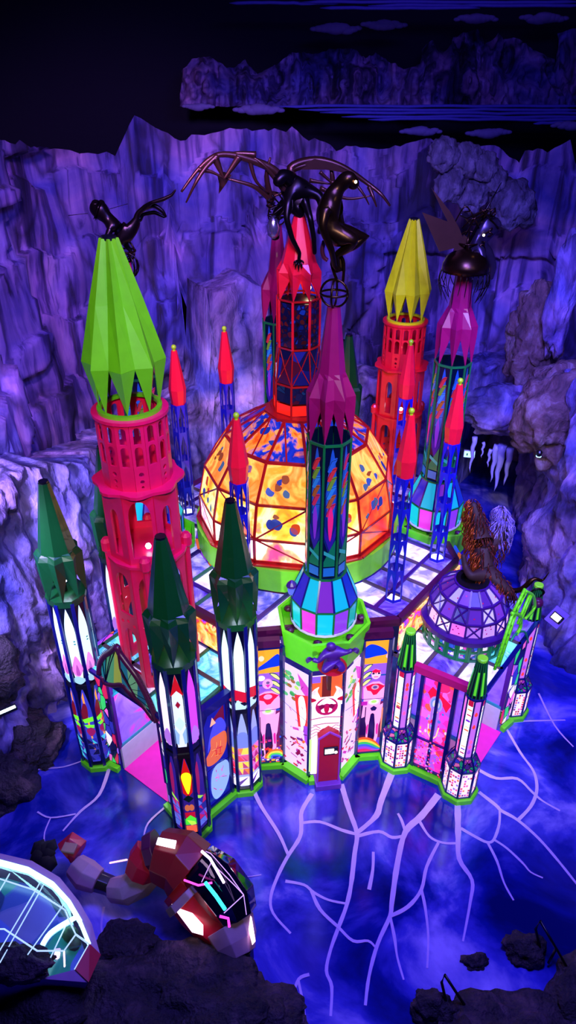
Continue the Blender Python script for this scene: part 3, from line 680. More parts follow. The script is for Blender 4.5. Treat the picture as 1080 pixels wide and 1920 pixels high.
def centre_tower():
    t = thing('red_centre_tower', 'red-spired tower standing on top of the orange dome', 'tower', cw(0, 0, 6.3), PHI+pi/8)
    def oct_panes(r0, z0, r1, z1, mat, nm, fill=.94):
        A, B = poly_ring(r0, 8, 0, z0), poly_ring(r1, 8, 0, z1)
        for k in range(8):
            q = [A[k], A[(k+1) % 8], B[(k+1) % 8], B[k]]; c = sum(q, Vector())/4; m = MB()
            m.slab([c+(p-c)*fill for p in q], .01, mat, Vector((c.x, c.y, 0)).normalized()); m.build(nm, t)
    oct_panes(.47, 0, .47, .22, glow('#ff2418', .9), 'lit_pane'); oct_panes(.465, .24, .465, .58, stained('ct1', ['#141434', '#102a4a', '#3a0a1a', '#0a1030'], 7, .35, .03), 'dark_pane')
    oct_panes(.46, .6, .385, 1.26, stained('ct2', ['#10104a', '#1a1a6a', '#3a0a20', '#0c0c30'], 3, .4, .0), 'diamond_pane'); oct_panes(.385, 1.28, .385, 2.12, stained('ct3', ['#30080c', '#0a1448', '#50100c', '#140608', '#401010', '#102a70'], 11, .35, .12), 'mosaic_pane')
    m = MB(); A, Mi, B, Cc = poly_ring(.48, 8, 0, 0), poly_ring(.475, 8, 0, .59), poly_ring(.395, 8, 0, 1.27), poly_ring(.395, 8, 0, 2.14)
    for k in range(8):
        j = (k+1) % 8; m.beam(A[k], Mi[k], .035, .035, M_redbar); m.beam(Mi[k], B[k], .022, .022, M_redbar); m.beam(B[k], Cc[k], .04, .04, M_red)
        mid = (Mi[k]+Mi[j]+B[k]+B[j])/4*1.03; mid.z = .93
        for p in (Mi[k], Mi[j], B[k], B[j]): m.beam(p, mid, .014, .014, M_redbar)
        for P in (A, Mi, B, Cc): m.beam(P[k], P[j], .03, .03, M_redbar)
    m.build('frame', t)
    m = MB(); m.lathe([(.4, 0), (.4, .6), (.32, 1.26), (.32, 2.1)], 8, M_black); m.build('core', t)
    spire('spire', t, M_red, 0, [(3.55, .08, .075), (2.75, .31, .285), (2.6, .40, .30), (2.48, .40, .26)], 2.12, .385, 8, 0)
    m = MB(); m.lathe([(.04, 2.2), (.06, 2.26), (.03, 2.3)], 8, G_lamp, (.12, .22, 0)); m.build('lamp', t)
    L = light('SPOT', 'spire_lamp', cw(0, 0, 8.3), cw(.4, .6, 8.75), (1, .7, .45), 60, .05, 120)
    return t
centre_tower()

# ---------------------------------------------------------------- eight slim turrets with red caps around the dome
def make_turret():
    t = thing('slim_turret', '', 'turret', (0, 0, 0), PHI, 'slim red-capped turrets on the roof')
    m = MB(); n = 6
    def leg(i, w, h):
        o = []
        for k in range(4):
            y = .06+k*h/4; o.append([(w*.14, y), (w*.86, y), (w*.86, y+h/8), (w*.5, y+h/4-.07), (w*.14, y+h/8)])
        return o
    pierced_ring(m, .165, n, 0, .03, 2.68, leg, M_blueleg); m.build('lattice_legs', t, solid=.012)
    m = MB(); m.lathe([(.13, .02), (.13, .05)], 16, G_white); m.build('base_light', t)
    m = MB(); m.lathe([(.145, 2.66), (.15, 2.70), (.178, 3.0), (.058, 3.8)], 8, M_redcone); m.build('cap', t)
    m = MB(); m.ball((0, 0, 3.87), .052, M_ball, 12); m.lathe([(.03, 3.79), (.03, 3.83)], 8, M_ball); m.build('ball_finial', t)
    m = MB(); m.ball((-.02, .165, 2.76), .03, G_lamp, 8); m.build('lamp', t)
    return t
tr = make_turret()
TUR = [(2.80, .68, 'slim red-capped turret on the roof right of the front blue-domed tower'), (2.84, -.98, 'slim red-capped turret in front of the right blue-domed tower'), (.68, 2.54, 'slim red-capped turret before the left side of the orange dome'), (1.12, -2.28, 'slim red-capped turret in front of the distant red pierced tower'),
       (-2.42, -.62, 'slim red-capped turret standing far behind the dome against the pale boulder'), (-2.42, .86, 'slim red-capped turret just right of the lime green leaf spire'), (-1.0, 2.8, 'slim red-capped turret mostly hidden by the lime-spired crimson tower')]
for i, (a, b, lb) in enumerate(TUR):
    if i == 0: tr.location = cw(a, b, 3.36); tr['label'] = lb
    else: dup(tr, cw(a, b, 3.36), PHI, lb)

# ---------------------------------------------------------------- short glass towers at the right wing
def short_tower(a, b, label, seed):
    rd = random.Random(seed); t = thing('short_glass_tower', label, 'tower', cw(a, b), PHI, 'short striped-cap glass towers')
    m = MB(); m.lathe([(.385, 0), (.385, .11), (.36, .13)], 8, M_lime, a0=H8); m.build('plinth', t)
    m = MB(); m.lathe([(.26, .12), (.26, .85), (.12, 1.1), (.12, 2.62)], 8, M_black, a0=H8); m.build('core', t)
    for k in range(8):
        ang = k*pi/4; n = Vector((cos(ang), sin(ang), 0)); u = Vector((-sin(ang), cos(ang), 0))
        A = Art(.205, .66, '#f0dcff', 1.15)
        for y in range(9):
            for x in range(4):
                if rd.random() < .55: A.rect(.04+x*.24, .03+y*.107, .22+x*.24, .105+y*.107, rd.choice(['#e03060', '#ff7a3a', '#c040c0', '#7a1a80', '#ff4aa0', '#8a6af0', '#b01030']), 1.0)
        A.build('base_pane', t, n*.285-u*.1025+Vector((0, 0, .15)), u)
        B = Art(.105, 1.46, ['#f4f0ff', '#e86ad8', '#f6f2ff', '#b060e0'][k % 4], (2.4, 1.2, 2.4, 1.2)[k % 4])
        if k % 2 == 0:
            for _ in range(9): y = rd.uniform(.02, .9); B.rect(.1, y, .9, y+rd.uniform(.01, .04), rd.choice(['#d02050', '#ff8040', '#7a2ad0', '#f0c040', '#b01060']), 1.0)
            B.poly([(.05, .9), (.95, .9), (.95, 1), (.05, 1)], '#c01038', .9)
        else:
            for _ in range(5): y = rd.uniform(.05, .8); B.blob([(.2, y), (.5, y+.05), (.8, y), (.5, y-.03)], rd.choice(['#ff5ab0', '#9a3ae0', '#f04040']), 1.0)
        B.build('column_pane', t, n*.155-u*.0525+Vector((0, 0, 1.12)), u)
        q = [n*.285-u*.10+Vector((0, 0, .84)), n*.285+u*.10+Vector((0, 0, .84)), n*.16+u*.055+Vector((0, 0, 1.1)), n*.16-u*.055+Vector((0, 0, 1.1))]
        m = MB(); m.slab(q, .01, stained('shoulder%d' % (seed % 2), ['#3a1a6a', '#8a2a8a', '#2a2a9a', '#c05a8a', '#1a7a5a'], 14, .6, .06), n); m.build('shoulder_pane', t)
    m = MB()
    for k in range(8):
        ang = H8+k*pi/4; c, s = cos(ang), sin(ang)
        m.beam((.31*c, .31*s, .12), (.31*c, .31*s, .85), .035, .035, M_navy); m.beam((.31*c, .31*s, .85), (.175*c, .175*s, 1.11), .03, .03, M_navy); m.beam((.175*c, .175*s, 1.1), (.175*c, .175*s, 2.62), .028, .028, M_navy)
    for r, z in ((.315, .84), (.315, .13), (.18, 1.1), (.18, 2.6)):
        P = poly_ring(r, 8, H8, z)
        for k in range(8): m.beam(P[k], P[(k+1) % 8], .035, .035, M_navy)
    m.build('frame', t)
    m = MB(); m.lathe([(.16, 2.62), (.075, 3.42)], 16, M_black); m.build('cap_core', t)
    m = MB()
    for k in range(16):
        ang = 2*pi*k/16; c, s = cos(ang), sin(ang); m.beam((.166*c, .166*s, 2.62), (.082*c, .082*s, 3.42), .012, .02, M_bar)
    m.lathe([(.09, 3.40), (.09, 3.45), (.07, 3.46)], 16, M_limewood); m.build('striped_cap', t)
    m = MB(); lit = glow('#60e02a', .7)
    for k in (1, 3, 6, 9, 12, 14):
        a0, a1 = 2*pi*(k+.15)/16, 2*pi*(k+.85)/16
        m.add([(.165*cos(a0), .165*sin(a0), 2.7), (.165*cos(a1), .165*sin(a1), 2.7), (.115*cos(a1), .115*sin(a1), 3.2), (.115*cos(a0), .115*sin(a0), 3.2)], [(0, 1, 2, 3)], lit)
    m.build('cap_light', t, solid=.004)
    return t
short_tower(4.86, 1.21, 'short striped-cap tower at the front right corner, nearest the camera', 11)
short_tower(3.55, 1.34, 'short striped-cap tower between the right figure panel and the pink panel', 12)
short_tower(4.85, -1.33, 'short striped-cap tower at the far side of the right entrance', 13)
short_tower(3.55, -1.34, 'short striped-cap tower hidden behind the small lilac dome', 14)

# ---------------------------------------------------------------- the hall: walls, picture panels, roofs, carpets
def onplane(px, py, p0, n):
    c = Vector((0, 0, CAM_H)); r = at(px, py, 10)-c; n = Vector(n)
    return c+r*((Vector(p0)-c).dot(n)/r.dot(n))
H = thing('castle_hall', 'glass-walled castle hall carrying the dome, with backlit picture panels', 'building', cw(0, 0, 0), PHI)
rd = random.Random(3)
def figure_art(right):
    A = Art(.60 if not right else .56, 3.0, '#6a3ad8', .9)
    A.rect(0, .80, 1, 1, '#ffa21e', 1.0).rect(0, .62, 1, .80, '#9a5ae0', .9).rect(0, .695, 1, .708, '#1a50b0', .8).rect(0, .50, 1, .62, '#d85ae8', .9).rect(0, .47, 1, .50, '#3a50d0', .8)
    A.rect(0, .13, .30, .47, '#2a0a50', .6).rect(.7, .13, 1, .47, '#7a1a60', .7).rect(.3, .05, .72, .46, '#1c0648', .5)
    A.blob([(.14, .83), (.55, .90), (.86, .95), (.95, .92), (.98, .86), (.6, .845)] if not right else [(.06, .93), (.3, .965), (.7, .93), (.88, .88), (.5, .865), (.08, .855)], '#0a34d8', 1.0)
    A.disc(*((.36, .925, .09, .022) if not right else (.92, .86, .08, .02)), '#ffb0c0' if right else '#ffd8b0', 1.1)
    s = 1 if not right else -1; X = lambda x: x if not right else 1-x
    for j in range(3):                                   # pale crescent leaves
        y = .80-.06*j; A.blob([(X(.60), y), (X(.82), y-.01), (X(1.0), y-.07), (X(.80), y-.05)], '#0a4a60', .6); A.blob([(X(.64), y-.006), (X(.82), y-.018), (X(.97), y-.065), (X(.8), y-.045)], '#f4f08a', 1.1)
    if not right: A.disc(.34, .765, .12, .022, '#fff0d8', 1.3)
    P = '#ff9ae0'
    A.poly([(.12, .60), (.30, .635), (.45, .65), (.68, .65), (.86, .62), (.96, .57), (.95, .50), (.80, .49), (.78, .44), (.92, .46), (.84, .28), (.80, .25), (.80, .14), (.70, .06), (.78, .05), (.62, .05), (.68, .15), (.66, .26), (.60, .36), (.53, .37), (.46, .36), (.42, .26), (.41, .15), (.42, .06), (.30, .04), (.38, .07), (.34, .15), (.33, .25), (.28, .30), (.28, .43), (.24, .43), (.24, .34), (.12, .33), (.16, .47)], P, 1.15)
    A.poly([(.47, .36), (.60, .36), (.62, .2), (.56, .10), (.48, .10), (.44, .2)], '#2a0660', .5)
    A.disc(.54, .715, .17, .042, P if not right else '#ffb8d8', 1.2)
    if right: A.poly([(.38, .745), (.5, .76), (.70, .745), (.66, .725), (.56, .73), (.53, .715), (.5, .73), (.42, .725)], '#e81040', 1.0).disc(.44, .722, .05, .007, '#101050', .4).disc(.64, .722, .05, .007, '#101050', .4).poly([(.44, .69), (.64, .69), (.6, .697), (.48, .697)], '#e03a8a', 1)
    else: A.disc(.55, .725, .06, .013, '#7a5a9a', .7).poly([(.46, .71), (.64, .71), (.55, .682)], '#e02ab0', 1.0)
    A.poly([(.2, .615), (.42, .635), (.66, .635), (.90, .61), (.74, .575), (.62, .54), (.5, .535), (.40, .57), (.26, .58)], '#e8103a', 1.0).disc(.54, .605, .14, .022, P if not right else '#c890b0', 1.1).disc(.54, .605, .08, .012, P if not right else '#5a4a90', .9)
    A.disc(.54, .475, .2, .026, '#ffc8f0', 1.2).disc(.54, .478, .11, .014, '#a8f06a', 1.1)
    if right: A.poly([(.42, .42), (.55, .44), (.68, .42), (.62, .395), (.48, .395)], '#2a1a6a', .5).blob([(.86, .42), (.96, .36), (.97, .18), (.88, .22)], '#ff8a70', 1.0).rect(.04, .45, .3, .485, '#c020b0', .9)
    A.blob([(.33, .25), (.40, .27), (.38, .18), (.34, .19)], '#e0209a', 1.0).blob([(.7, .26), (.77, .27), (.78, .18), (.72, .18)], '#e0209a', 1.0)
    if right:
        for j, c in enumerate(['#ff5a1e', '#ffd040', '#40c060', '#4060f0', '#a040e0', '#e01a70']): A.blob([(.0, .13-.02*j), (.35, .15-.022*j), (.75, .10-.018*j), (.9, .02), (.0, .0)], c, .9)
    else:
        for _ in range(46): x, y = rd.uniform(0, .95), rd.uniform(0, .13)+(.1 if rd.random() < .3 else 0); A.rect(x, y, x+rd.uniform(.04, .13), y+rd.uniform(.008, .022), rd.choice(['#e01a2a', '#ff5a1e', '#c01a80', '#ffb01e', '#f03a4a', '#3a5af0', '#ffe0c0', '#7a1a4a']), .95)
        for j, c in enumerate(['#ff6a1e', '#ffd84a', '#5ad85a', '#3a6af0', '#1a2a90']): A.blob([(.38+.07*j, .06), (.55+.03*j, .125-.014*j), (.85, .135-.018*j), (1, .11-.018*j), (1, .06), (.7, .05)], c, 1.0)
        A.blob([(.16, .40), (.22, .36), (.12, .3), (.2, .2), (.22, .08), (.14, .08), (.14, .2), (.06, .3)], '#f0703a', .9)
    A.rect(0, .505, 1, .510, '#1a2a90', .4)
    return A
def kidney_art():
    A = Art(.62, 2.4, '#1418a0', .8); A.poly([(0, .82), (.35, 1), (0, 1)], '#0a0a60', .5).poly([(.45, .9), (.9, .98), (.9, .8), (.6, .82)], '#7a1024', .6)
    A.blob([(.3, .74), (.55, .87), (.8, .86), (.95, .74), (.7, .66), (.45, .70), (.2, .6)], '#4a4ae0', .9).poly([(.35, .85), (.45, .93), (.58, .85)], '#ffb090', 1)
    A.blob([(.35, .72), (.6, .72), (.9, .7), (.94, .58), (.8, .48), (.5, .44), (.18, .46), (.08, .54), (.3, .62)], '#e0662a', 1.0)
    for a_, b_ in (((.35, .6), (.75, .56)), ((.55, .65), (.5, .5)), ((.3, .54), (.6, .6)), ((.7, .64), (.65, .52)), ((.45, .52), (.7, .5))): A.line([a_, b_], .035, '#d01418', 1.0); A.line([a_, ((a_[0]+b_[0])/2, (a_[1]+b_[1])/2)], .018, '#ffc060', 1.0)
    A.blob([(.3, .38), (.65, .42), (.92, .36), (.95, .2), (.7, .06), (.35, .04), (.2, .18)], '#8aa8ff', 1.2)
    for _ in range(11): x, y = rd.uniform(.35, .75), rd.uniform(.12, .34); A.line([(x, y), (x+rd.uniform(-.2, .2), y+rd.uniform(-.05, .05))], .022, rd.choice(['#e02a8a', '#c01a6a', '#f04ab0']), 1.0)
    A.line([(.02, .42), (.5, .43), (1, .40)], .03, '#0a0a50', .3); return A
def pink_art(w):
    A = Art(w, 2.4, stained('pinkwall', ['#f02aa8', '#d83ae0', '#e8206a', '#ff5ac0', '#a84ae8', '#ff3a8a', '#f04a3a', '#c040f0'], 5.5, 1.0, 0, (1, 1, 1), .35))
    A.poly([(.18, .84), (.30, .92), (.60, .86), (.92, .80), (.80, .70), (.62, .78), (.45, .80), (.34, .76)], '#f0103a', 1.05)
    for r, c in ((.20, '#b08af0'), (.155, '#6a8ae8'), (.11, '#d0c0ff'), (.06, '#e8f0a0'), (.03, '#3040b0')): A.disc(.47, .75, r, r*.42, c, 1.0)
    A.blob([(.36, .70), (.58, .70), (.62, .55), (.58, .42), (.45, .40), (.38, .5)], '#a06af0', 1.05).blob([(.42, .69), (.52, .69), (.53, .45), (.46, .44)], '#c8a8ff', 1.0)
    A.line([(.33, .52), (.36, .42), (.45, .38)], .03, '#ffe08a', 1.2); A.line([(.66, .52), (.62, .42), (.54, .38)], .03, '#ffe08a', 1.2)
    for _ in range(26): x, y = rd.uniform(.05, .95), rd.uniform(.38, .7); A.disc(x, y, rd.uniform(.015, .05), rd.uniform(.008, .02), rd.choice(['#5a6af0', '#ff5a3a', '#ffd0e0', '#c02ad0', '#8ab0f0', '#f0204a', '#ffb050']), 1.0)
    for _ in range(90): x, y = rd.uniform(.02, .93), rd.uniform(.02, .33); A.rect(x, y, x+.05, y+.018, rd.choice(['#c03ae8', '#8a6af0', '#ff4a9a', '#e01a40', '#ff8a4a', '#f090d0', '#6a7af0', '#d02a70']), 1.0)
    return A
def sloth_art(w):
    A = Art(w, 2.62, '#f0dcff', 1.2); c = '#b4105a'
    A.rect(0, .80, 1, 1, '#f0602a', 1.0).rect(.35, .80, .62, 1, '#7a2418', .7).rect(0, .94, .3, 1, '#8a5af0', 1)
    for s in (0, 1):
        X = (lambda x: x) if not s else (lambda x: 1-x)
        A.blob([(X(.02), .72), (X(.22), .76), (X(.30), .80), (X(.22), .86), (X(.26), .90), (X(.12), .88), (X(.04), .85), (X(.0), .78)], '#fff0ff', 1.25)
        for j in range(5): A.line([(X(.02), .845+.012*j), (X(.16), .83+.008*j)], .012, c, .8)
        A.blob([(X(0), .80), (X(.15), .79), (X(.18), .77), (X(0), .76)], '#c01038', .9)
        for j in range(4): A.line([(X(0), .50-.035*j), (X(.2), .52-.03*j), (X(.34), .49-.02*j)], .022, c, .9)
    A.disc(.5, .715, .34, .085, c, .95).blob([(.22, .74), (.5, .80), (.78, .74), (.62, .735), (.5, .745), (.38, .735)], '#fff0ff', 1.25)
    A.blob([(.26, .72), (.36, .74), (.44, .72), (.34, .69)], '#8a0a4a', .7).blob([(.74, .72), (.64, .74), (.56, .72), (.66, .69)], '#8a0a4a', .7)
    A.blob([(.34, .69), (.5, .705), (.66, .69), (.62, .66), (.38, .66)], '#fff0ff', 1.25).blob([(.42, .70), (.5, .715), (.58, .70), (.54, .655), (.46, .655)], '#c01048', .9)
    A.line([(0, .60), (.5, .615), (1, .60)], .03, c, .9).line([(.1, .54), (.5, .55), (.9, .54)], .03, c, .9); A.disc(.5, .46, .2, .045, c, .9).disc(.5, .46, .16, .035, '#fff0ff', 1.25).disc(.5, .46, .08, .016, '#8a6a8a', .8)
    A.rect(.08, .02, .92, .40, '#fffbe0', 2.4).rect(.0, .05, .07, .40, '#b8f080', 1.3).rect(.93, .05, 1, .40, '#b8f080', 1.3); return A
def side_art(w, seed):
    r2 = random.Random(seed); A = Art(w, 2.62, '#dcc0ff', 1.15)
    for _ in range(20): x, y = r2.uniform(.1, .6), r2.uniform(.7, .95); A.disc(x, y, .09, .018, r2.choice(['#3aa04a', '#c0e060', '#a06a20', '#60c07a']), .9)
    A.poly([(.55, .98), (.95, .9), (.95, .78), (.7, .84)], '#d040c0', 1).poly([(.45, .76), (.95, .82), (.95, .5), (.6, .46)], '#e02a2a', 1.0).blob([(.6, .74), (.8, .78), (.9, .6), (.75, .44), (.66, .56)], '#fff0ff', 1.3).poly([(.8, .50), (.98, .52), (.98, .3), (.85, .36)], '#a03ae0', 1)
    for _ in range(34): x, y = r2.uniform(.05, .9), r2.uniform(.02, .42); A.line([(x, y), (x+r2.uniform(-.2, .25), y+r2.uniform(-.02, .05))], r2.uniform(.03, .11), r2.choice(['#c0107a', '#8a0a4a', '#e02a3a', '#d03ab0', '#ff6a2a', '#7a1a90']), .95)
    for _ in range(12): x, y = r2.uniform(.05, .9), r2.uniform(.4, .95); A.line([(x, y), (x+r2.uniform(-.1, .1), y+r2.uniform(-.05, .05))], .025, r2.choice(['#a02a90', '#6a3ad0', '#d02a6a']), .9)
    A.line([(0, .66), (1, .58)], .02, '#1a1a60', .3); return A
def wall_art(art, P, Q, z, name, label=None):
    P, Q = cl(*P, z), cl(*Q, z); art.w = (Q-P).length; o = art.build(name, H, P, Q-P)
    if label: o['label'] = label
    return o
wall_art(kidney_art(), (1.40, 4.58), (1.46, 3.98), .16, 'picture_panel', 'dark blue panel with an orange kidney shape')
wall_art(figure_art(False), (1.40, 3.24), (1.80, 2.83), .15, 'picture_panel', 'panel with a pink figure in a red collar, one eye')
wall_art(figure_art(True), (2.86, 1.78), (3.24, 1.42), .15, 'picture_panel', 'panel with a pink figure and rainbow')
wall_art(pink_art(.7), (3.90, 1.31), (4.52, 1.23), .15, 'picture_panel', 'pink mosaic panel with a red hat shape')
# frames and head beams of those panels
m = MB()
for P, Q, zt in (((1.42, 4.58), (1.48, 3.98), 2.6), ((1.42, 3.25), (1.82, 2.84), 3.2), ((2.87, 1.80), (3.25, 1.44), 3.2), ((3.90, 1.33), (4.52, 1.25), 2.6)):
    p, q = cl(*P), cl(*Q); d = (q-p).normalized(); e = Vector((0, 0, 1))
    for x in (p, q): m.beam(x+e*.1, x+e*zt, .06, .08, M_navy)
    m.beam(p+e*zt, q+e*zt, .08, .06, M_navy); m.beam(p+e*.16, q+e*.16, .05, .04, M_navy)
p, q = cl(3.90, 1.33), cl(4.52, 1.25); mid = (p+q)/2; m.beam(mid+Vector((0, 0, .1)), mid+Vector((0, 0, 2.6)), .035, .06, M_navy); m.beam(p+Vector((0, 0, .95)), q+Vector((0, 0, .95)), .05, .025, M_navy)
m.build('panel_frame', H)
for P, Q, zt, mt in (((1.36, 3.3), (1.80, 2.88), 3.32, M_plum), ((2.86, 1.82), (3.26, 1.45), 3.32, M_plum), ((3.72, 1.34), (4.72, 1.24), 2.68, paint('#c01070', .4)), ((1.40, 4.65), (1.48, 3.9), 2.7, M_navy)):
    m = MB(); m.beam(cl(*P, zt), cl(*Q, zt), .12, .16, mt); m.build('head_beam', H)
# front bay: five faces of an octagon below the green tray
BC = (2.12, 2.06); BR = .80
V = [cl(BC[0]+BR*cos(pi/4+H8+k*pi/4), BC[1]+BR*sin(pi/4+H8+k*pi/4)) for k in range(8)]
E_ = Vector((0, 0, 1))
for j, k in enumerate((2, 1, 0, 7, 6)):
    P, Q = V[k], V[(k-1) % 8]
    A = sloth_art(.6) if j == 2 else side_art(.6, 20+j); A.w = (Q-P).length
    A.build('bay_panel', H, P+E_*.15, Q-P)
    m = MB(); m.beam(P+E_*.1, P+E_*2.9, .05, .05, M_navy); m.build('bay_post', H)
    if j == 4: m = MB(); m.beam(Q+E_*.1, Q+E_*2.9, .05, .05, M_navy); m.build('bay_post', H)
# lime plinth along the foot of the walls
m = MB()
per = [(1.45, 4.6), (1.52, 3.9), (1.42, 3.22), (1.84, 2.84)]
for P, Q in zip(per, per[1:]): m.beam(cl(*P, .06), cl(*Q, .06), .16, .12, M_lime)
for k in (2, 1, 0, 7, 6): m.beam(V[k]*1.02+E_*.06, V[(k-1) % 8]*1.02+E_*.06, .14, .12, M_lime)
m.build('plinth', H); m = MB()
per = [(2.87, 1.82), (3.26, 1.46), (3.6, 1.42), (3.9, 1.36), (4.55, 1.28)]
for P, Q in zip(per, per[1:]): m.beam(cl(*P, .06), cl(*Q, .06), .16, .12, M_lime)
m.build('plinth', H)
for p, q in (((-.66, 4.95), (-1.0, 5.02)), ((.66, 4.95), (1.05, 5.02)), ((4.95, -.66), (5.02, -1.0)), ((4.95, .66), (5.02, 1.0))): m = MB(); m.beam(cl(*p, .06), cl(*q, .06), .10, .12, M_lime); m.build('plinth', H)
# other outer walls
W1 = stained('hallwall', ['#5a2ad0', '#2a50e0', '#c03ac0', '#30b0c0', '#e06a3a', '#8a3ae0'], 3.5, .6, .02)
m = MB()
for P, Q, h in (((-1.4, 3.0), (-1.4, 4.9), 2.6), ((1.3, -4.8), (1.3, -3.2), 2.5), ((-1.3, -3.2), (-1.3, -4.8), 2.5), ((-3.2, 1.2), (-1.4, 3.0), 3.3), ((-3.2, -1.2), (-3.2, 1.2), 3.3), ((-1.3, -3.2), (-3.2, -1.2), 3.3), ((3.2, -1.4), (1.4, -3.2), 3.3), ((4.8, -1.35), (3.2, -1.35), 2.6), ((-1.3, -4.8), (1.3, -4.8), 2.5)):
    p, q = cl(*P, .1), cl(*Q, .1); m.slab([p, q, q+E_*(h-.1), p+E_*(h-.1)], .04, W1, (q-p).cross(E_).normalized())
m.build('rear_wall', H)
# roof octagon and wing roofs
RG = [smear('roof%d' % k, c, 2.0, s, (1, 1, 1), k*3.1, 2.0) for k, (c, s) in enumerate([(['#4a4698', '#6a62c0', '#a898e0', '#d8c8f4'], .65), (['#8a80d0', '#c8c0f0', '#f0e8ff', '#ffffff'], .75), (['#2a2880', '#5a3ab0', '#7a6ad0', '#a8a0e8'], .6), (['#30c8d0', '#80e8e8', '#40a8d8', '#b0f0f0'], .9)])]
M_brown = paint('#5a4654', .6); M_gbeam = paint('#2f6a4a', .55)
def pane(pts, z, mat, nm='roof_pane'):
    c = sum((cl(a, b, z) for a, b in pts), Vector())/len(pts); m = MB(); m.slab([c+(cl(a, b, z)-c)*.95 for a, b in pts], .02, mat); m.build(nm, H)
for q in range(4):
    rot = lambda a, b: [(a, b), (b, -a), (-a, -b), (-b, a)][q]
    for k in range(4):
        x0, x1 = -1.15+.575*k, -1.15+.575*(k+1); y0, y1 = math.sqrt(2.14**2-x0*x0), math.sqrt(2.14**2-x1*x1); yc = lambda x: 2.68
        pane([rot(*p) for p in ((x0, y0), (x1, y1), (x1, 2.68), (x0, 2.68))], 3.36, RG[(k+q) % 3]); pane([rot(*p) for p in ((x0, 2.68), (x1, 2.68), (x1, 3.2), (x0, 3.2))], 3.36, RG[(k+q+1) % 3])
    pane([rot(*p) for p in ((1.2, 1.78), (1.2, 3.15), (1.75, 2.6), (1.55, 1.5))], 3.36, RG[(q+1) % 3]); pane([rot(*p) for p in ((1.78, 1.2), (3.15, 1.2), (2.6, 1.75), (1.5, 1.55))], 3.36, RG[q % 3])
    m = MB()
    for (a, b), (c, d) in (((-1.15, 3.2), (1.15, 3.2)), ((1.15, 3.2), (3.2, 1.15))): m.beam(cl(*rot(a, b), 3.36), cl(*rot(c, d), 3.36), .11, .16, M_plum)
    m.build('eave_beam', H)
    m = MB(); mt = (M_gbeam, M_brown, M_brown, M_brown)[q]
    for k in range(1, 4): x = -1.15+.575*k; m.beam(cl(*rot(x, math.sqrt(2.14**2-x*x)), 3.38), cl(*rot(x, 3.2), 3.38), .07, .07, mt)
    m.beam(cl(*rot(-1.15, 2.68), 3.39), cl(*rot(1.15, 2.68), 3.39), .07, .06, M_purple)
    for s in (-1, 1): m.beam(cl(*rot(s*1.17, 1.8), 3.38), cl(*rot(s*1.17, 3.2), 3.38), .08, .09, M_purple)
    m.build('roof_beam', H)
for q, nm in ((0, 'v'), (1, 'u'), (2, 'r')):
    rot = lambda a, b: [(a, b), (b, -a), (-a, -b), (-b, a)][q]
    for j in range(3):
        for k in range(3):
            x0, y0 = -1.25+.833*k, 3.25+.58*j; pane([rot(*p) for p in ((x0, y0), (x0+.833, y0), (x0+.833, y0+.58), (x0, y0+.58))], 2.62, RG[(3, 1, 3, 2)[(j*2+k+q) % 4]])
    m = MB()
    for k in range(4): x = -1.25+.833*k; m.beam(cl(*rot(x, 3.2), 2.64), cl(*rot(x, 5.0), 2.64), .06, .07, M_brown if q else M_gbeam)
    for j in range(4): y = 3.25+.58*j; m.beam(cl(*rot(-1.27, y), 2.64), cl(*rot(1.27, y), 2.64), .07, .07, M_navy if j in (0, 3) else M_brown)
    m.build('roof_beam', H)
    G = smear('gable', ['#3a3af0', '#c03ac0', '#ff4a1e', '#ffb040', '#ffe090', '#e02a4a', '#7a3ad0'], 3, 1.0)
    m = MB(); p, r = cl(*rot(-1.2, 3.25), 2.72), cl(*rot(1.2, 3.25), 2.72); m.slab([p, r, r+E_*.56, p+E_*.56], .03, G, (r-p).cross(E_).normalized()); m.build('gable_panel', H)
# left wing interior seen through the open entrance: pale dado, violet window in a teal frame
M_teal2 = paint('#1a9aa8', .3)
for q in (0, 1):
    rot = lambda a, b: [(a, b), (b, -a)][q]
    for s in (-1, 1):
        m = MB(); p, r = cl(*rot(s*.66, 3.3), .0), cl(*rot(s*.66, 4.84), 0); nn = cl(*rot(-s, 0))
        m.slab([p, r, r+E_*.62, p+E_*.62], .05, M_white, nn); m.build('dado', H)
        m = MB(); m.slab([p+E_*.7, r+E_*.7, r+E_*2.0, p+E_*2.0], .03, smear('violetwin', ['#4a2ae0', '#6a4af0', '#7a5af4', '#c02a8a'], 2.0, .9), nn); m.build('window_pane', H)
        m = MB()
        for z in (.66, 2.04): m.beam(p+E_*z, r+E_*z, .09, .07, M_teal2)
        for x in (p, r): m.beam(x+E_*.6, x+E_*2.6, .07, .09, M_purple)
        m.beam(p+E_*2.55, r+E_*2.55, .08, .08, M_navy); m.build('window_frame', H)
        m = MB(); p, r = cl(*rot(s*.70, 4.86), .12), cl(*rot(s*.98, 4.92), .12); m.slab([p, r, r+E_*2.4, p+E_*2.4], .03, stained('jamb', ['#f0e0ff', '#c02050', '#30c060', '#2a2a9a', '#e060c0', '#101040', '#8a5ae0'], 8, .9, .04, (1, 1, .4)), cl(*rot(0, 1))); m.build('jamb_panel', H)
    m = MB(); a, b = cl(*rot(-.62, 3.3), .0), cl(*rot(.62, 3.3), 0); nn = cl(*rot(0, 1)); m.slab([a, b, b+E_*2.5, a+E_*2.5], .04, stained('innerwall', ['#20b0c0', '#3a6af0', '#8a4ae0', '#30d0c0', '#2a3ac0'], 2.5, .7, .02), nn); m.build('inner_wall', H)
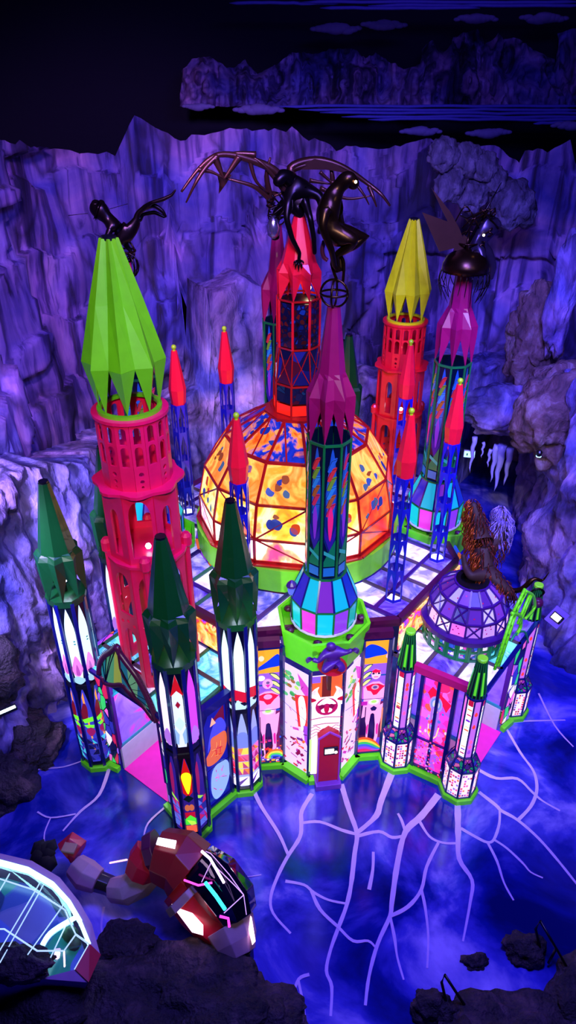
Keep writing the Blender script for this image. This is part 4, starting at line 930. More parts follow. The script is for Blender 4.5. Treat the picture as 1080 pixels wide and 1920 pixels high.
for nm, lab, poly in (('carpet', 'pink carpet in the left entrance between the tall green-spired towers', [(-.62, 3.36), (.62, 3.36), (.62, 4.86), (-.62, 4.86)]), ('carpet', 'pink carpet in the right entrance under the lime arch', [(3.36, -.62), (3.36, .62), (4.95, .62), (4.95, -.62)])):
    m = MB(); m.slab([cw(a, b, .006) for a, b in poly], .012, M_pinkfloor); tag(m.build(nm), lab, 'carpet')

for a, b, c_ in ((0, 4.1, (1, .8, .95)), (4.1, 0, (1, .75, .95))):
    light('POINT', 'entrance_fill', cw(a, b, 2.2), None, c_, 90, .15)  # added fill light, brightens the inside of each entrance
# ---------------------------------------------------------------- small lilac dome on the right wing
def small_dome():
    t = thing('lilac_glass_dome', 'small lilac glass dome on a green lattice drum, on the right wing roof', 'dome', cw(4.02, 0, 2.68), PHI)
    m = MB(); pierced_ring(m, .78, 24, 0, 0, .42, lambda i, w, h: [[(w*.22, .05), (w*.78, .05), (w*.78, .2), (w*.22, .2)], [(w*.22, .24), (w*.78, .24), (w*.78, .37), (w*.22, .37)]], paint('#0a7a3a', .4)); m.build('drum', t, solid=.03)
    m = MB(); m.lathe([(.70, .02), (.70, .40)], 24, stained('drumglow', ['#e8d8ff', '#3050d0', '#b0a0f0', '#102a60', '#20a090', '#d040c0'], 9, .8, .02)); m.build('drum_glass', t)
    m = MB(); m.lathe([(.74, .40), (.86, .42), (.86, .52), (.74, .54)], 32, M_purple); m.build('base_ring', t)
    prof = [(.74, .52), (.70, .80), (.56, 1.08), (.30, 1.28)]; n = 16
    pc = ['#e8b8ff', '#d86af0', '#b88af8', '#f0d8ff', '#a06ae8']
    for j in range(3):
        A, B = poly_ring(*(prof[j][0], n, 0, prof[j][1])), poly_ring(prof[j+1][0], n, 0, prof[j+1][1])
        for k in range(n):
            q = [A[k], A[(k+1) % n], B[(k+1) % n], B[k]]; c = sum(q, Vector())/4; u = (q[1]-q[0]).normalized(); v = (q[3]-q[0]).normalized(); nn = u.cross(v)
            m = MB(); m.slab(q, .006, glow(pc[(k*3+j) % 5] if j == 0 else ['#5a2aa8', '#3a2a98', '#7a3ac0', '#d0c0ff'][(k*3+j) % 4], (1.1, .7, .45)[j]), nn)
            r2 = random.Random(k+50*j)
            for _ in range(4 if j == 0 else 1):
                cc = c+u*r2.uniform(-.09, .09)+v*r2.uniform(-.1, .1)+nn*.009; P = [cc+(u*cos(x)+v*sin(x))*.016 for x in [2*pi*i/6 for i in range(6)]]
                m.add(P, [tuple(range(6))], glow('#c01060', .6))
            m.build('dome_pane', t)
    m = MB(); R = [poly_ring(r+.012, n, 0, z) for r, z in prof]
    for j in range(3):
        for k in range(n):
            m.beam(R[j][k], R[j+1][k], .034, .03, M_purple)
            if j < 2: m.beam(R[j][k], R[j+1][(k+1) % n] if (k+j) % 2 else R[j+1][k-1], .028, .024, M_purple)
    for P in R:
        for k in range(n): m.beam(P[k], P[(k+1) % n], .045, .04, M_purple)
    m.build('dome_frame', t)
    m = MB(); m.lathe([(.30, 1.26), (.30, 1.33), (.22, 1.33), (.22, 1.2)], 24, M_black, caps=(False, True)); m.build('top_opening', t)
small_dome()

# ---------------------------------------------------------------- entrance arches
VN = Vector((sin(PHI), -cos(PHI), 0)); UN = Vector((cos(PHI), sin(PHI), 0))
def bat_wing():
    p0 = cw(0, 5.0); P = lambda x, y: onplane(x, y, p0, VN)
    t = thing('bat_wing_arch', 'dark red bat-wing arch with teal glass over the pink carpet', 'arch', P(240, 1290)); o = t.location
    up = catmull([P(*q)-o for q in ((186, 1262), (188, 1245), (196, 1230), (208, 1222), (219, 1213), (224, 1224), (238, 1244), (256, 1268), (272, 1298), (284, 1325), (293, 1352))], 5)
    lo = catmull([P(*q)-o for q in ((192, 1268), (198, 1280), (214, 1284), (230, 1284), (244, 1298), (258, 1312), (272, 1326), (290, 1350))], 5)
    m = MB(); m.tube(up, .06, M_plum, 6); m.tube(lo, .055, M_plum, 6); m.build('rim', t)
    m = MB()
    for k in range(1, len(up)-1, 1): d = (up[k+1]-up[k]).normalized(); n = d.cross(VN); n = n if n.z > 0 else -n; m.tube([up[k], up[k]+n*.085], [.018, .004], M_plum, 4)
    for k in range(2, len(lo)-1, 2): m.tube([lo[k], lo[k]-E_*.07], [.016, .004], M_plum, 4)
    m.build('spikes', t)
    m = MB(); hub = P(199, 1278)-o; rib = P(226, 1252)-o; lowend = P(258, 1311)-o
    for k in (8, 12, 16, 20): m.tube([hub, hub.lerp(up[k], .5)+E_*.05, up[k]], .022, M_black, 4)
    m.tube([up[22], rib, P(232, 1268)-o, lowend], .03, M_plum, 5)
    for f in (.25, .4, .55, .7, .85): m.tube([up[22].lerp(rib, .9), (P(232, 1268)-o).lerp(lowend, f), (up[28]).lerp(up[-3], f)], .018, M_black, 4)
    m.build('ribs', t)
    cols = ['#2aa0a8', '#6ac890', '#c8d860', '#308ab0', '#8ad0a0', '#2a70a0', '#58b0a0']; n = len(lo)
    for k in range(7):
        a, b = int(k*(n-1)/7), int((k+1)*(n-1)/7); c, d = int(6+k*(len(up)-9)/7), int(6+(k+1)*(len(up)-9)/7)
        q = [lo[a], lo[b], up[d], up[c]]; m = MB(); m.slab([x*1 for x in q], .01, glow(cols[k], .32), VN); m.build('membrane', t)
bat_wing()
def lime_arch():
    p0 = cw(5.02, 0); P = lambda x, y: onplane(x, y, p0, UN)
    t = thing('lime_wing_arch', 'lime green skeletal wing arch over the right entrance', 'arch', P(955, 1180)); o = t.location; L = glow('#5ae02a', .30)
    def strut(p, q, w, mb, steps=9):
        p, q = Vector(p), Vector(q); s = (q-p).cross(UN).normalized()*w
        mb.tube([p+s, q+s], .03, M_lime, 5); mb.tube([p-s, q-s], .03, M_lime, 5)
        for k in range(steps): a = p.lerp(q, k/steps); b = p.lerp(q, (k+1)/steps); mb.tube([a+s, b-s] if k % 2 else [a-s, b+s], .017, M_lime, 4); mb.tube([a+s, a+s*1.5], [.02, .004], M_lime, 4); mb.tube([a-s, a-s*1.5], [.02, .004], M_lime, 4)
    Q = lambda x, y: P(x, y)-o
    m = MB(); strut(Q(931, 1252), Q(964, 1150), .10, m, 12); m.build('lower_spar', t)
    m = MB(); strut(Q(964, 1150), Q(985, 1108), .09, m, 6); m.tube(catmull([Q(985, 1108), Q(1000, 1118), Q(1002, 1140), Q(985, 1160)], 5), .03, M_lime, 5); m.build('upper_spar', t)
    m = MB(); strut(Q(972, 1170), Q(996, 1112), .07, m, 7); m.tube(catmull([Q(960, 1150), Q(975, 1155), Q(976, 1175), Q(968, 1190)], 5), .035, M_lime, 5); m.build('inner_spar', t)
    m = MB(); m.tube(catmull([Q(958, 1262-60), Q(968, 1188), Q(984, 1185), Q(990, 1205)], 5), .022, paint('#18a060', .4), 5); m.build('curl', t)
lime_arch()

# ---------------------------------------------------------------- kiosk in front of the bay
def kiosk():
    p = fl(613, 1468); t = thing('ticket_kiosk', 'dark red house-shaped kiosk with a lit screen, in front of the castle bay', 'kiosk', p, R_(8))
    m = MB(); m.box((0, 0, .07), (.50, .34, .14), paint('#7a3ac0', .5)); m.build('base', t, bevel=.01)
    pts = [Vector((x, -.06, z)) for x, z in ((-.205, .14), (.205, .14), (.205, 1.36), (0, 1.52), (-.205, 1.36))]
    m = MB(); m.slab(pts, .16, M_maroon, (0, 1, 0)); m.build('board', t, bevel=.008)
    m = MB()
    for a, b in zip(pts[1:], pts[2:]+pts[:1]): m.beam(a-Vector((0, .005, 0)), b-Vector((0, .005, 0)), .03, .03, paint('#a03ac8', .45), (0, 1, 0))
    m.build('edge_trim', t)
    m = MB(); m.box((.03, -.075, 1.02), (.27, .03, .20), M_black); f = m.build('screen_frame', t, bevel=.006)
    m = MB(); m.box((.0, -.094, 1.03), (.17, .01, .12), glow('#fff4d8', 3.0)); m.build('screen', f)
    m = MB(); m.lathe([(.032, 0), (.032, .012)], 14, glow('#fff8f0', 2.0)); bt = m.build('button', f, loc=(.125, -.09, .99)); bt.rotation_euler = (pi/2, 0, 0)
kiosk()

# ---------------------------------------------------------------- metal creatures on the spires
def limb(pts): return pts
def creature_mats(): pass
def px_skin(name, Y, nodes, edges, mat, parent, o, s=1.0, sub=2):
    """nodes: (px, py, depth offset, radius in metres)"""
    return skin(name, [(at(x, y, Y+d)-o, r) for x, y, d, r in nodes], edges, mat, parent, sub)
def ape():
    Y = 10.02; o = at(628, 512, Y); t = thing('crouching_ape', 'bronze ape-like figure crouching on the wire orb above the magenta spire', 'sculpture', o)
    N = [(612, 442, 0, .18), (608, 415, 0, .18), (614, 385, 0, .22), (625, 365, 0, .14), (636, 350, 0, .085), (646, 338, 0, .125), (656, 334, 0, .12), (664, 346, 0, .085), (671, 352, 0, .05),
         (640, 444, -.16, .145), (668, 448, -.2, .085), (650, 466, -.12, .07), (630, 478, -.05, .05), (632, 512, 0, .04),
         (655, 436, .18, .14), (684, 444, .2, .085), (660, 462, .14, .07), (636, 472, .08, .05), (640, 510, .02, .04),
         (610, 390, -.22, .085), (604, 425, -.30, .06), (622, 470, -.22, .045), (628, 500, -.08, .04), (640, 508, -.06, .03),
         (628, 385, .22, .08), (640, 425, .30, .06)]
    E = [(0, 1), (1, 2), (2, 3), (3, 4), (4, 5), (5, 6), (6, 7), (7, 8), (0, 9), (9, 10), (10, 11), (11, 12), (12, 13), (0, 14), (14, 15), (15, 16), (16, 17), (17, 18), (2, 19), (19, 20), (20, 21), (21, 22), (22, 23), (2, 24), (24, 25), (25, 14)]
    px_skin('body', Y, N, E, M_bronze, t, o)
    m = MB(); m.tube(catmull([at(*q, Y-.05)-o for q in ((608, 452), (604, 468), (607, 482), (614, 488))], 4), [.03]*13, paint('#8a3a6a', .3, .8), 6); m.build('tail', t)
    m = MB()
    for dx in (-.035, .035): m.tube(catmull([at(634, 480, Y)-o+Vector((dx, 0, 0)), at(633, 495, Y)-o+Vector((dx*2.4, 0, 0)), at(638, 530, Y)-o+Vector((dx, 0, 0))], 4), .022, M_bronze, 5)
    m.build('stand', t)
    m = MB(); m.ball(at(667, 341, Y-.10)-o, .02, G_lamp, 6); m.build('eye', t)
ape()
def winged():
    Y = 12.9; o = at(562, 402, Y); t = thing('winged_creature', 'dark winged skeleton creature clinging to the red spire, wings spread', 'sculpture', o); M = M_darkmetal; B = paint('#4a2c20', .35, .7)
    N = [(552, 372, .1, .16), (548, 350, .1, .20), (540, 335, 0, .15), (530, 328, -.1, .13), (522, 338, -.15, .11), (518, 350, -.2, .07), (560, 395, 0, .10), (566, 410, 0, .08),
         (540, 380, -.2, .08), (537, 410, -.3, .055), (548, 448, -.3, .045), (562, 474, -.25, .035), (560, 490, -.22, .03), (572, 378, -.1, .08), (582, 410, -.3, .05), (588, 445, -.3, .045), (590, 478, -.25, .04), (520, 395, .1, .09), (512, 425, .1, .06), (518, 452, .1, .10), (600, 365, 0, .09), (606, 400, -.1, .06), (598, 440, -.1, .04)]
    E = [(0, 1), (1, 2), (2, 3), (3, 4), (4, 5), (0, 6), (6, 7), (1, 8), (8, 9), (9, 10), (10, 11), (11, 12), (1, 13), (13, 14), (14, 15), (15, 16), (0, 17), (17, 18), (18, 19), (1, 20), (20, 21), (21, 22)]
    px_skin('body', Y, N, E, M, t, o)
    m = MB()
    for dx, dy in ((-9, 4), (-6, 10), (0, 13), (6, 10), (9, 3)): m.tube(catmull([at(560, 488, Y-.25)-o, at(560+dx*.8, 488+dy*.7, Y-.34)-o, at(560+dx, 490+dy*1.3, Y-.3)-o], 3), [.022, .022, .02, .018, .016, .012, .01], M, 5)
    m.build('hand', t)
    m = MB(); m.lathe([(.02, 0), (.10, .06), (.12, .2), (.06, .34), (.02, .38)], 10, paint('#9a94b0', .2, .9), at(513, 448, Y)-o, smooth=True); m.build('chrome_vessel', t)
    m = MB()
    for k in range(9): a = k*.5; m.tube(catmull([at(530+18*cos(a), 372+14*sin(a), Y-.2)-o, at(526+26*cos(a+.6), 384+20*sin(a+.6), Y-.25)-o, at(528+20*cos(a+1.3), 400+12*sin(a+1.3), Y-.2)-o], 4), .014, M, 4)
    m.build('rib_cage', t)
    def wing(nm, spars, webs, Yo):
        m = MB()
        for pts, r in spars:
            p = catmull([at(x, y, Y+Yo+d)-o for x, y, d in pts], 5); m.tube(p, [1.45*r*(1-.75*i/(len(p)-1)) for i in range(len(p))], B, 5)
        for poly in webs: m.slab([at(x, y, Y+Yo+.02)-o for x, y in poly], .02, B, (0, 1, 0))
        m.build(nm, t)
    wing('wing', [([(545, 352, 0), (512, 318, -.1), (470, 300, -.2), (430, 290, -.3), (400, 294, -.4), (370, 320, -.5), (340, 360, -.6)], .055), ([(408, 292, -.4), (385, 315, -.5), (366, 345, -.6), (349, 380, -.6)], .035), ([(480, 290, -.2), (440, 288, -.25), (402, 296, -.3)], .035), ([(545, 372, 0), (520, 340, -.1), (495, 310, -.2), (470, 292, -.2)], .04), ([(575, 360, 0), (540, 340, 0), (505, 320, -.1), (465, 292, -.2)], .035),
          ([(508, 372, 0), (500, 330, -.1), (507, 295, -.1)], .045), ([(510, 378, 0), (480, 352, -.2), (445, 340, -.3), (420, 334, -.3)], .035), ([(580, 352, 0), (545, 358, 0), (505, 370, 0)], .035), ([(402, 296, -.4), (412, 318, -.4), (420, 336, -.4)], .05), ([(448, 294, -.3), (432, 318, -.35), (420, 336, -.4)], .045), ([(372, 318, -.5), (396, 322, -.45), (420, 334, -.4)], .03), ([(468, 300, -.2), (480, 340, -.2), (505, 362, -.1)], .03)],
         [[(407, 328), (420, 322), (434, 328), (424, 345), (410, 364), (411, 345)], [(496, 355), (520, 360), (512, 382), (505, 400), (500, 380)]], 0)
    wing('wing', [([(560, 345, 0), (545, 315, 0), (590, 300, .1), (640, 312, .1), (690, 345, .1), (715, 365, 0), (731, 386, 0)], .055), ([(545, 318, 0), (600, 306, .1), (655, 328, .1)], .04), ([(600, 352, 0), (650, 372, 0), (700, 366, 0)], .03), ([(624, 345, 0), (622, 325, .1), (618, 308, .1)], .04), ([(600, 322, 0), (620, 340, 0), (640, 352, 0)], .025), ([(692, 350, 0), (700, 370, -.1), (706, 388, -.1)], .03), ([(655, 330, .1), (680, 362, 0), (692, 384, 0)], .025), ([(580, 338, 0), (620, 345, 0)], .03)], [[(545, 318), (590, 298), (625, 306), (660, 326), (610, 318)]], .3)
winged()
def cat():
    Y = 12.5; o = at(236, 490, Y); t = thing('cat_creature', 'dark wire cat creature with forked tail, behind the lime green spire top', 'sculpture', o)
    N = [(232, 438, 0, .13), (246, 434, 0, .12), (252, 424, 0, .08), (216, 424, 0, .11), (202, 410, 0, .09), (190, 398, 0, .14), (178, 392, 0, .15), (171, 400, 0, .09), (206, 432, -.15, .06), (200, 445, -.2, .045), (208, 455, -.2, .04), (224, 452, -.1, .06), (222, 462, -.15, .04), (236, 460, .1, .05), (248, 474, .1, .025), (240, 484, .05, .025), (233, 488, 0, .03),
         (258, 400, 0, .045), (275, 386, 0, .045), (292, 386, 0, .04), (305, 396, 0, .035), (312, 408, 0, .02), (268, 402, .15, .03), (290, 398, .2, .035), (310, 408, .2, .02), (284, 380, -.1, .03), (305, 374, -.1, .035), (322, 366, -.1, .025), (330, 355, -.1, .012), (178, 378, -.08, .05), (190, 374, .08, .045)]
    E = [(0, 1), (1, 2), (0, 3), (3, 4), (4, 5), (5, 6), (6, 7), (3, 8), (8, 9), (9, 10), (0, 11), (11, 12), (0, 13), (13, 14), (14, 15), (15, 16), (2, 17), (17, 18), (18, 19), (19, 20), (20, 21), (2, 22), (22, 23), (23, 24), (18, 25), (25, 26), (26, 27), (27, 28), (6, 29), (5, 30)]
    px_skin('body', Y, N, E, M_darkmetal, t, o)
    m = MB(); m.tube([at(205, 392, Y)-o, at(240, 382, Y)-o], .006, M_darkmetal, 4); m.tube([at(165, 400, Y)-o, at(128, 404, Y)-o], .006, M_darkmetal, 4); m.build('whiskers', t)
    m = MB(); R = .21; c = at(237, 498, Y)-o
    for k in range(9): a = 2*pi*k/9; m.tube([c+R*Vector((cos(a)*sin(x), sin(a)*sin(x), cos(x))) for x in [pi*i/8 for i in range(9)]], .016, M_darkmetal, 4)
    m.build('wire_ball', t)
cat()
def shellbug():
    Y = 13.25; o = at(870, 520, Y); t = thing('shell_creature', 'bronze shell creature with blade wings on top of the right magenta spire', 'sculpture', o); B = paint('#5a3a2a', .4, .6)
    m = MB(); c = at(872, 508, Y)-o; m.lathe([(.42, 0), (.41, .12), (.34, .26), (.2, .36), (.03, .40)], 20, M_bronze, c, smooth=True, caps=(True, True)); m.build('shell', t)
    m = MB()
    for k in range(26): a = 2*pi*k/26; p = c+Vector((.42*cos(a), .42*sin(a), 0)); m.tube(catmull([p, p+Vector((.03*cos(a), .03*sin(a), -.2)), p+Vector((-.1*cos(a)+.05*sin(k), -.1*sin(a), -.45-.15*sin(k*2.3)))], 3), [.009]*6+[.003], M_darkmetal, 4)
    m.build('fringe_legs', t)
    N = [(880, 490, .1, .16), (888, 462, .1, .17), (905, 440, .1, .18), (918, 428, .1, .14), (925, 442, 0, .11), (915, 410, .1, .10), (900, 408, .2, .08), (888, 420, .25, .06), (876, 406, .25, .05), (862, 402, .2, .03), (915, 470, .1, .10), (925, 500, .1, .07), (920, 525, .1, .04), (932, 415, .1, .07), (940, 425, .05, .05), (905, 480, -.1, .08), (900, 505, -.2, .05)]
    px_skin('body', Y, N, [(0, 1), (1, 2), (2, 3), (3, 4), (3, 5), (5, 6), (6, 7), (7, 8), (8, 9), (1, 10), (10, 11), (11, 12), (3, 13), (13, 14), (1, 15), (15, 16)], paint('#3a3040', .3, .7), t, o)
    m = MB(); r5 = random.Random(9)
    for k in range(14): a = at(905+r5.uniform(-30, 20), 425+r5.uniform(-25, 50), Y)-o; m.tube(catmull([a, a+Vector((r5.uniform(-.2, .2), -.1, r5.uniform(.05, .2))), a+Vector((r5.uniform(-.3, .3), 0, r5.uniform(-.2, .2)))], 3), .014, M_bronze, 4)
    m.build('wire_ribs', t)
    for pts in ([(792, 399), (824, 472), (850, 466), (873, 466), (838, 430)], [(791, 398), (840, 416), (873, 466), (830, 428)], [(809, 352), (845, 398), (862, 430), (875, 466), (850, 436), (830, 396)], [(850, 470), (870, 440), (905, 470)]):
        m = MB(); m.slab([at(x, y, Y-.15+.002*(x-800))-o for x, y in pts], .025, B, (0, 1, 0)); m.build('blade_wing', t)
    m = MB(); m.tube([at(872, 466, Y)-o, at(905, 405, Y)-o, at(940, 342, Y)-o], [.035, .02, .006], M_darkmetal, 6); m.build('spike', t)
    m = MB(); m.ball(at(907, 441, Y-.25)-o, .022, G_lamp, 8); m.build('eye_lamp', t)
shellbug()
def beast():
    Y = 10.6; o = at(888, 1086, 10.55); t = thing('shaggy_beast', 'shaggy copper wire beast climbing over the small lilac dome', 'sculpture', o)
    N = [(905, 1045, .3, .17), (900, 1005, .5, .18), (894, 970, .6, .13), (886, 940, .7, .06), (932, 1010, .6, .15), (945, 975, .8, .12), (938, 950, .9, .05), (915, 1075, .1, .16), (938, 1096, -.1, .12), (957, 1112, -.2, .07), (970, 1126, -.3, .04), (882, 1082, -.1, .09), (872, 1062, .1, .06), (868, 1038, .2, .05)]
    E = [(0, 1), (1, 2), (2, 3), (0, 4), (4, 5), (5, 6), (0, 7), (7, 8), (8, 9), (9, 10), (7, 11), (11, 12), (12, 13)]
    px_skin('body', Y, N, E, paint('#2a1010', .7, .1), t, o)
    r3 = random.Random(5)
    for nm, sel, mt in (('copper_fur', lambda i, j, a: j not in (5, 6) and a > 2.2 and a < 4.2, paint('#b0501e', .35, .7)), ('brown_fur', lambda i, j, a: j not in (5, 6) and not 2.2 < a < 4.2, paint('#5a2018', .4, .5)), ('violet_fur', lambda i, j, a: j in (5, 6), paint('#9a86d8', .35, .5))):
        m = MB(); c = 0
        while c < 330:
            i, j = r3.choice([(0, 1), (1, 2), (2, 3), (0, 4), (4, 5), (5, 6), (0, 7), (7, 8), (8, 9)]); f = r3.random(); a = r3.uniform(0, 2*pi)
            if not sel(i, j, a): continue
            p = (at(*N[i][:2], Y+N[i][2])-o).lerp(at(*N[j][:2], Y+N[j][2])-o, f); R = (N[i][3]*(1-f)+N[j][3]*f)*1.25; b = r3.uniform(-.6, .9)
            d = Vector((cos(a)*cos(b), sin(a)*cos(b), sin(b))); q = p+R*d; g = Vector((r3.uniform(-.07, .07), r3.uniform(-.07, .07), -.30))
            m.tube([q, q+g*.35+d*.07, q+g*.75+d*.06, q+g], [.009, .010, .007, .003], mt, 3); c += 1
        m.build(nm, t)
    m = MB(); m.tube(catmull([at(945, 1106, 10.5)-o, at(975, 1106, 10.4)-o, at(1000, 1086, 10.4)-o, at(1017, 1088, 10.4)-o, at(1030, 1072, 10.4)-o], 5), [.05]*10+[.035]*5+[.022, .018, .014, .01, .008, .006], M_bronze, 6); m.tube([at(986, 1095, 10.4)-o, at(992, 1070, 10.4)-o], [.008, .003], M_bronze, 4); m.build('tongue', t)
beast()
def gargoyle():
    p = cw(2.12+.70, 2.06+.66, 3.22); t = thing('bracket_dish', 'crimson dish on a brown post below the green tray, over the kiosk', 'bracket', p, PHI-pi/4+pi); t.scale = (1.25, 1.25, 1)
    m = MB(); m.lathe([(.05, -.1), (.19, -.02), (.205, 0), (.18, .0)], 20, M_maroon); m.build('dish', t)
    m = MB(); m.box((0, .04, -.28), (.14, .05, .44), paint('#5a2a20', .5)); m.build('post', t)
    t2 = thing('seated_gargoyle', 'small purple gargoyle sitting in the crimson dish with arms spread', 'sculpture', p+Vector((0, -.03, .01))); t2.scale = (1.4,)*3; M = paint('#4a1a8a', .4, .2)
    N = [((0, .02, .08), .10), ((0, .03, .2), .095), ((.0, .02, .29), .055), ((-.03, -.02, .36), .065), ((-.05, -.06, .35), .05), ((-.10, -.04, .24), .05), ((-.18, -.06, .14), .035), ((-.25, -.05, .17), .03), ((.10, .0, .24), .05), ((.17, -.02, .25), .03), ((.23, -.03, .30), .03), ((-.09, -.10, .08), .055), ((-.12, -.13, .02), .045), ((.10, -.10, .09), .055), ((.13, -.11, .02), .045)]
    skin('body', [(Vector(a), r) for a, r in N], [(0, 1), (1, 2), (2, 3), (3, 4), (1, 5), (5, 6), (6, 7), (1, 8), (8, 9), (9, 10), (0, 11), (11, 12), (0, 13), (13, 14)], M, t2)
    for s, b in ((-1, Vector((-.25, -.05, .17))), (1, Vector((.23, -.03, .30)))):
        m = MB()
        for k in range(5): a = (-.6+.35*k); m.tube([b, b+Vector((s*.045*cos(a), -.02, .045*sin(a)+.01)), b+Vector((s*.08*cos(a), -.035, .07*sin(a)+.005))], [.012, .011, .006], M, 4)
        m.build('fingers', t2)
    t3 = thing('hat_lantern', 'small violet hat-shaped lantern on a pole left of the front blue dome', 'lantern', at(547, 1112, 9.95)); o = t3.location
    m = MB(); m.lathe([(.10, .16), (.09, .2), (.05, .25), (.01, .28)], 10, M_purple); m.build('hat', t3)
    m = MB(); m.lathe([(.06, .0), (.075, .08), (.06, .16)], 10, glow('#5a6af0', .8)); m.build('lantern_glass', t3)
    m = MB(); m.tube([(0, 0, -.62), (0, 0, 0)], .018, M_purple, 6); m.build('pole', t3)
    t4 = thing('crest_head', 'small dark horned head on top of the far right short tower', 'sculpture', cw(4.9, -1.25, 3.0))
    m = MB(); m.ball((0, -.05, .12), .11, M_plum, 10); m.ball((-.02, -.14, .16), .06, M_plum, 8); m.build('head', t4)
    m = MB(); m.tube(catmull([(.0, 0, .2), (.10, 0, .32), (.0, 0, .42), (-.12, 0, .38), (-.2, 0, .26)], 5), [.02]*20+[.008], M_darkmetal, 5); m.build('horn', t4)
gargoyle()

# ---------------------------------------------------------------- foreground: cockpit, segmented sculpture, rocks, rails
def cockpit():
    o = fl(40, 1745, .4); t = thing('glass_cockpit', 'neon-edged glass canopy pod at the lower left, behind the near rock', 'vehicle', o); NE = glow('#a8f0ff', 5.0); NP = glow('#f0b8ff', 4.0); thin = glow('#a8c8ff', 1.3); HU = paint('#b08ab8', .5)
    Z = 1.15
    rim = [(-190, 1660), (-90, 1612), (0, 1616), (52, 1630), (98, 1657), (128, 1690), (150, 1728), (167, 1770), (140, 1818), (75, 1835), (-60, 1850), (-200, 1790)]
    r = [fl(x, y, Z)-o for x, y in rim]; hull = [fl(x, y, Z-.12)-o for x, y in [(-200, 1640), (-95, 1590), (0, 1600), (60, 1614), (112, 1645), (148, 1690), (172, 1732), (188, 1790), (165, 1842), (80, 1842), (-60, 1862), (-220, 1800)]]
    c = sum(r, Vector())/len(r); bot = [Vector((c.x+(p.x-c.x)*.75, c.y+(p.y-c.y)*.75, -.4)) for p in hull]
    m = MB(); m.loft([bot, hull, r], HU, (True, False)); m.build('hull', t)
    m = MB(); m.slab([p*1 for p in (r[7], r[8], hull[8], hull[7])], .03, M_maroon, (.5, -.3, .8)); m.build('red_stripe', t)
    m = MB(); m.slab([Vector((c.x+(p.x-c.x)*.92, c.y+(p.y-c.y)*.92, Z-o.z-.35)) for p in r], .02, stained('cock', ['#2a3a90', '#3a4ab8', '#1a2a60', '#4a4aa0', '#206a70'], 1.6, .45, 0, (1, 1, 1), .5)); m.build('cabin_floor', t)
    m = MB(); m.tube(r[0:7], .035, NE, 6); m.tube([p+Vector((0, 0, -.08)) for p in r[1:7]], .02, NE, 6); m.build('neon_rim', t)
    m = MB(); m.tube([r[6], r[7]], .028, NE, 6); m.tube([r[7], r[8]], .012, thin, 5); m.build('neon_edge', t)
    up = [fl(x, y, Z+.4)-o for x, y in [(-120, 1700), (0, 1648), (62, 1668), (122, 1706), (134, 1735), (142, 1752), (120, 1783), (70, 1783), (8, 1742), (-100, 1745)]]
    m = MB(); m.tube(up[0:6]+[up[6], up[7], up[8], up[9]], .012, thin, 5); m.tube([up[6], fl(121, 1812, Z)-o], .012, NP, 5); m.tube([up[5], r[7]], .014, thin, 5)
    for (x0, y0), (x1, y1) in (((18, 1638), (-30, 1720)), ((75, 1655), (-5, 1790)), ((82, 1658), (0, 1805)), ((120, 1695), (52, 1790)), ((122, 1738), (95, 1795))): m.tube([fl(x0, y0, Z+.1)-o, fl(x1, y1, Z+.4)-o], .009, thin, 5)
    m.build('canopy_frame', t)
    m = MB(); m.tube(catmull([fl(142, 1720, Z)-o, fl(94, 1750, Z)-o, fl(72, 1788, Z)-o], 6), .035, NE, 6); m.tube([fl(108, 1786, Z)-o, fl(106, 1796, Z)-o], .04, NP, 6); m.build('neon_arm', t)
    m = MB(); m.ball(fl(132, 1752, Z-.2)-o, .13, paint('#2a4a2a', .7), 9, (1, .8, 1.3)); m.ball(fl(140, 1770, Z-.2)-o, .10, paint('#3a4030', .7), 9); m.build('seat_cushion', t)
    mg, tt, n, l = mk('clear_canopy'); b = n['Principled BSDF']; b.inputs['Transmission Weight'].default_value = 1; b.inputs['Roughness'].default_value = .02; b.inputs['IOR'].default_value = 1.05; b.inputs['Base Color'].default_value = (.8, .9, 1, 1); b.inputs['Alpha'].default_value = .25
    m = MB(); m.loft([r[:10], [up[0], up[1], up[2], up[3], up[4], up[5], up[6], up[7], up[8], up[9]]], mg, (False, True)); m.build('canopy_glass', t, solid=-1)
    return mg
M_clear = cockpit()
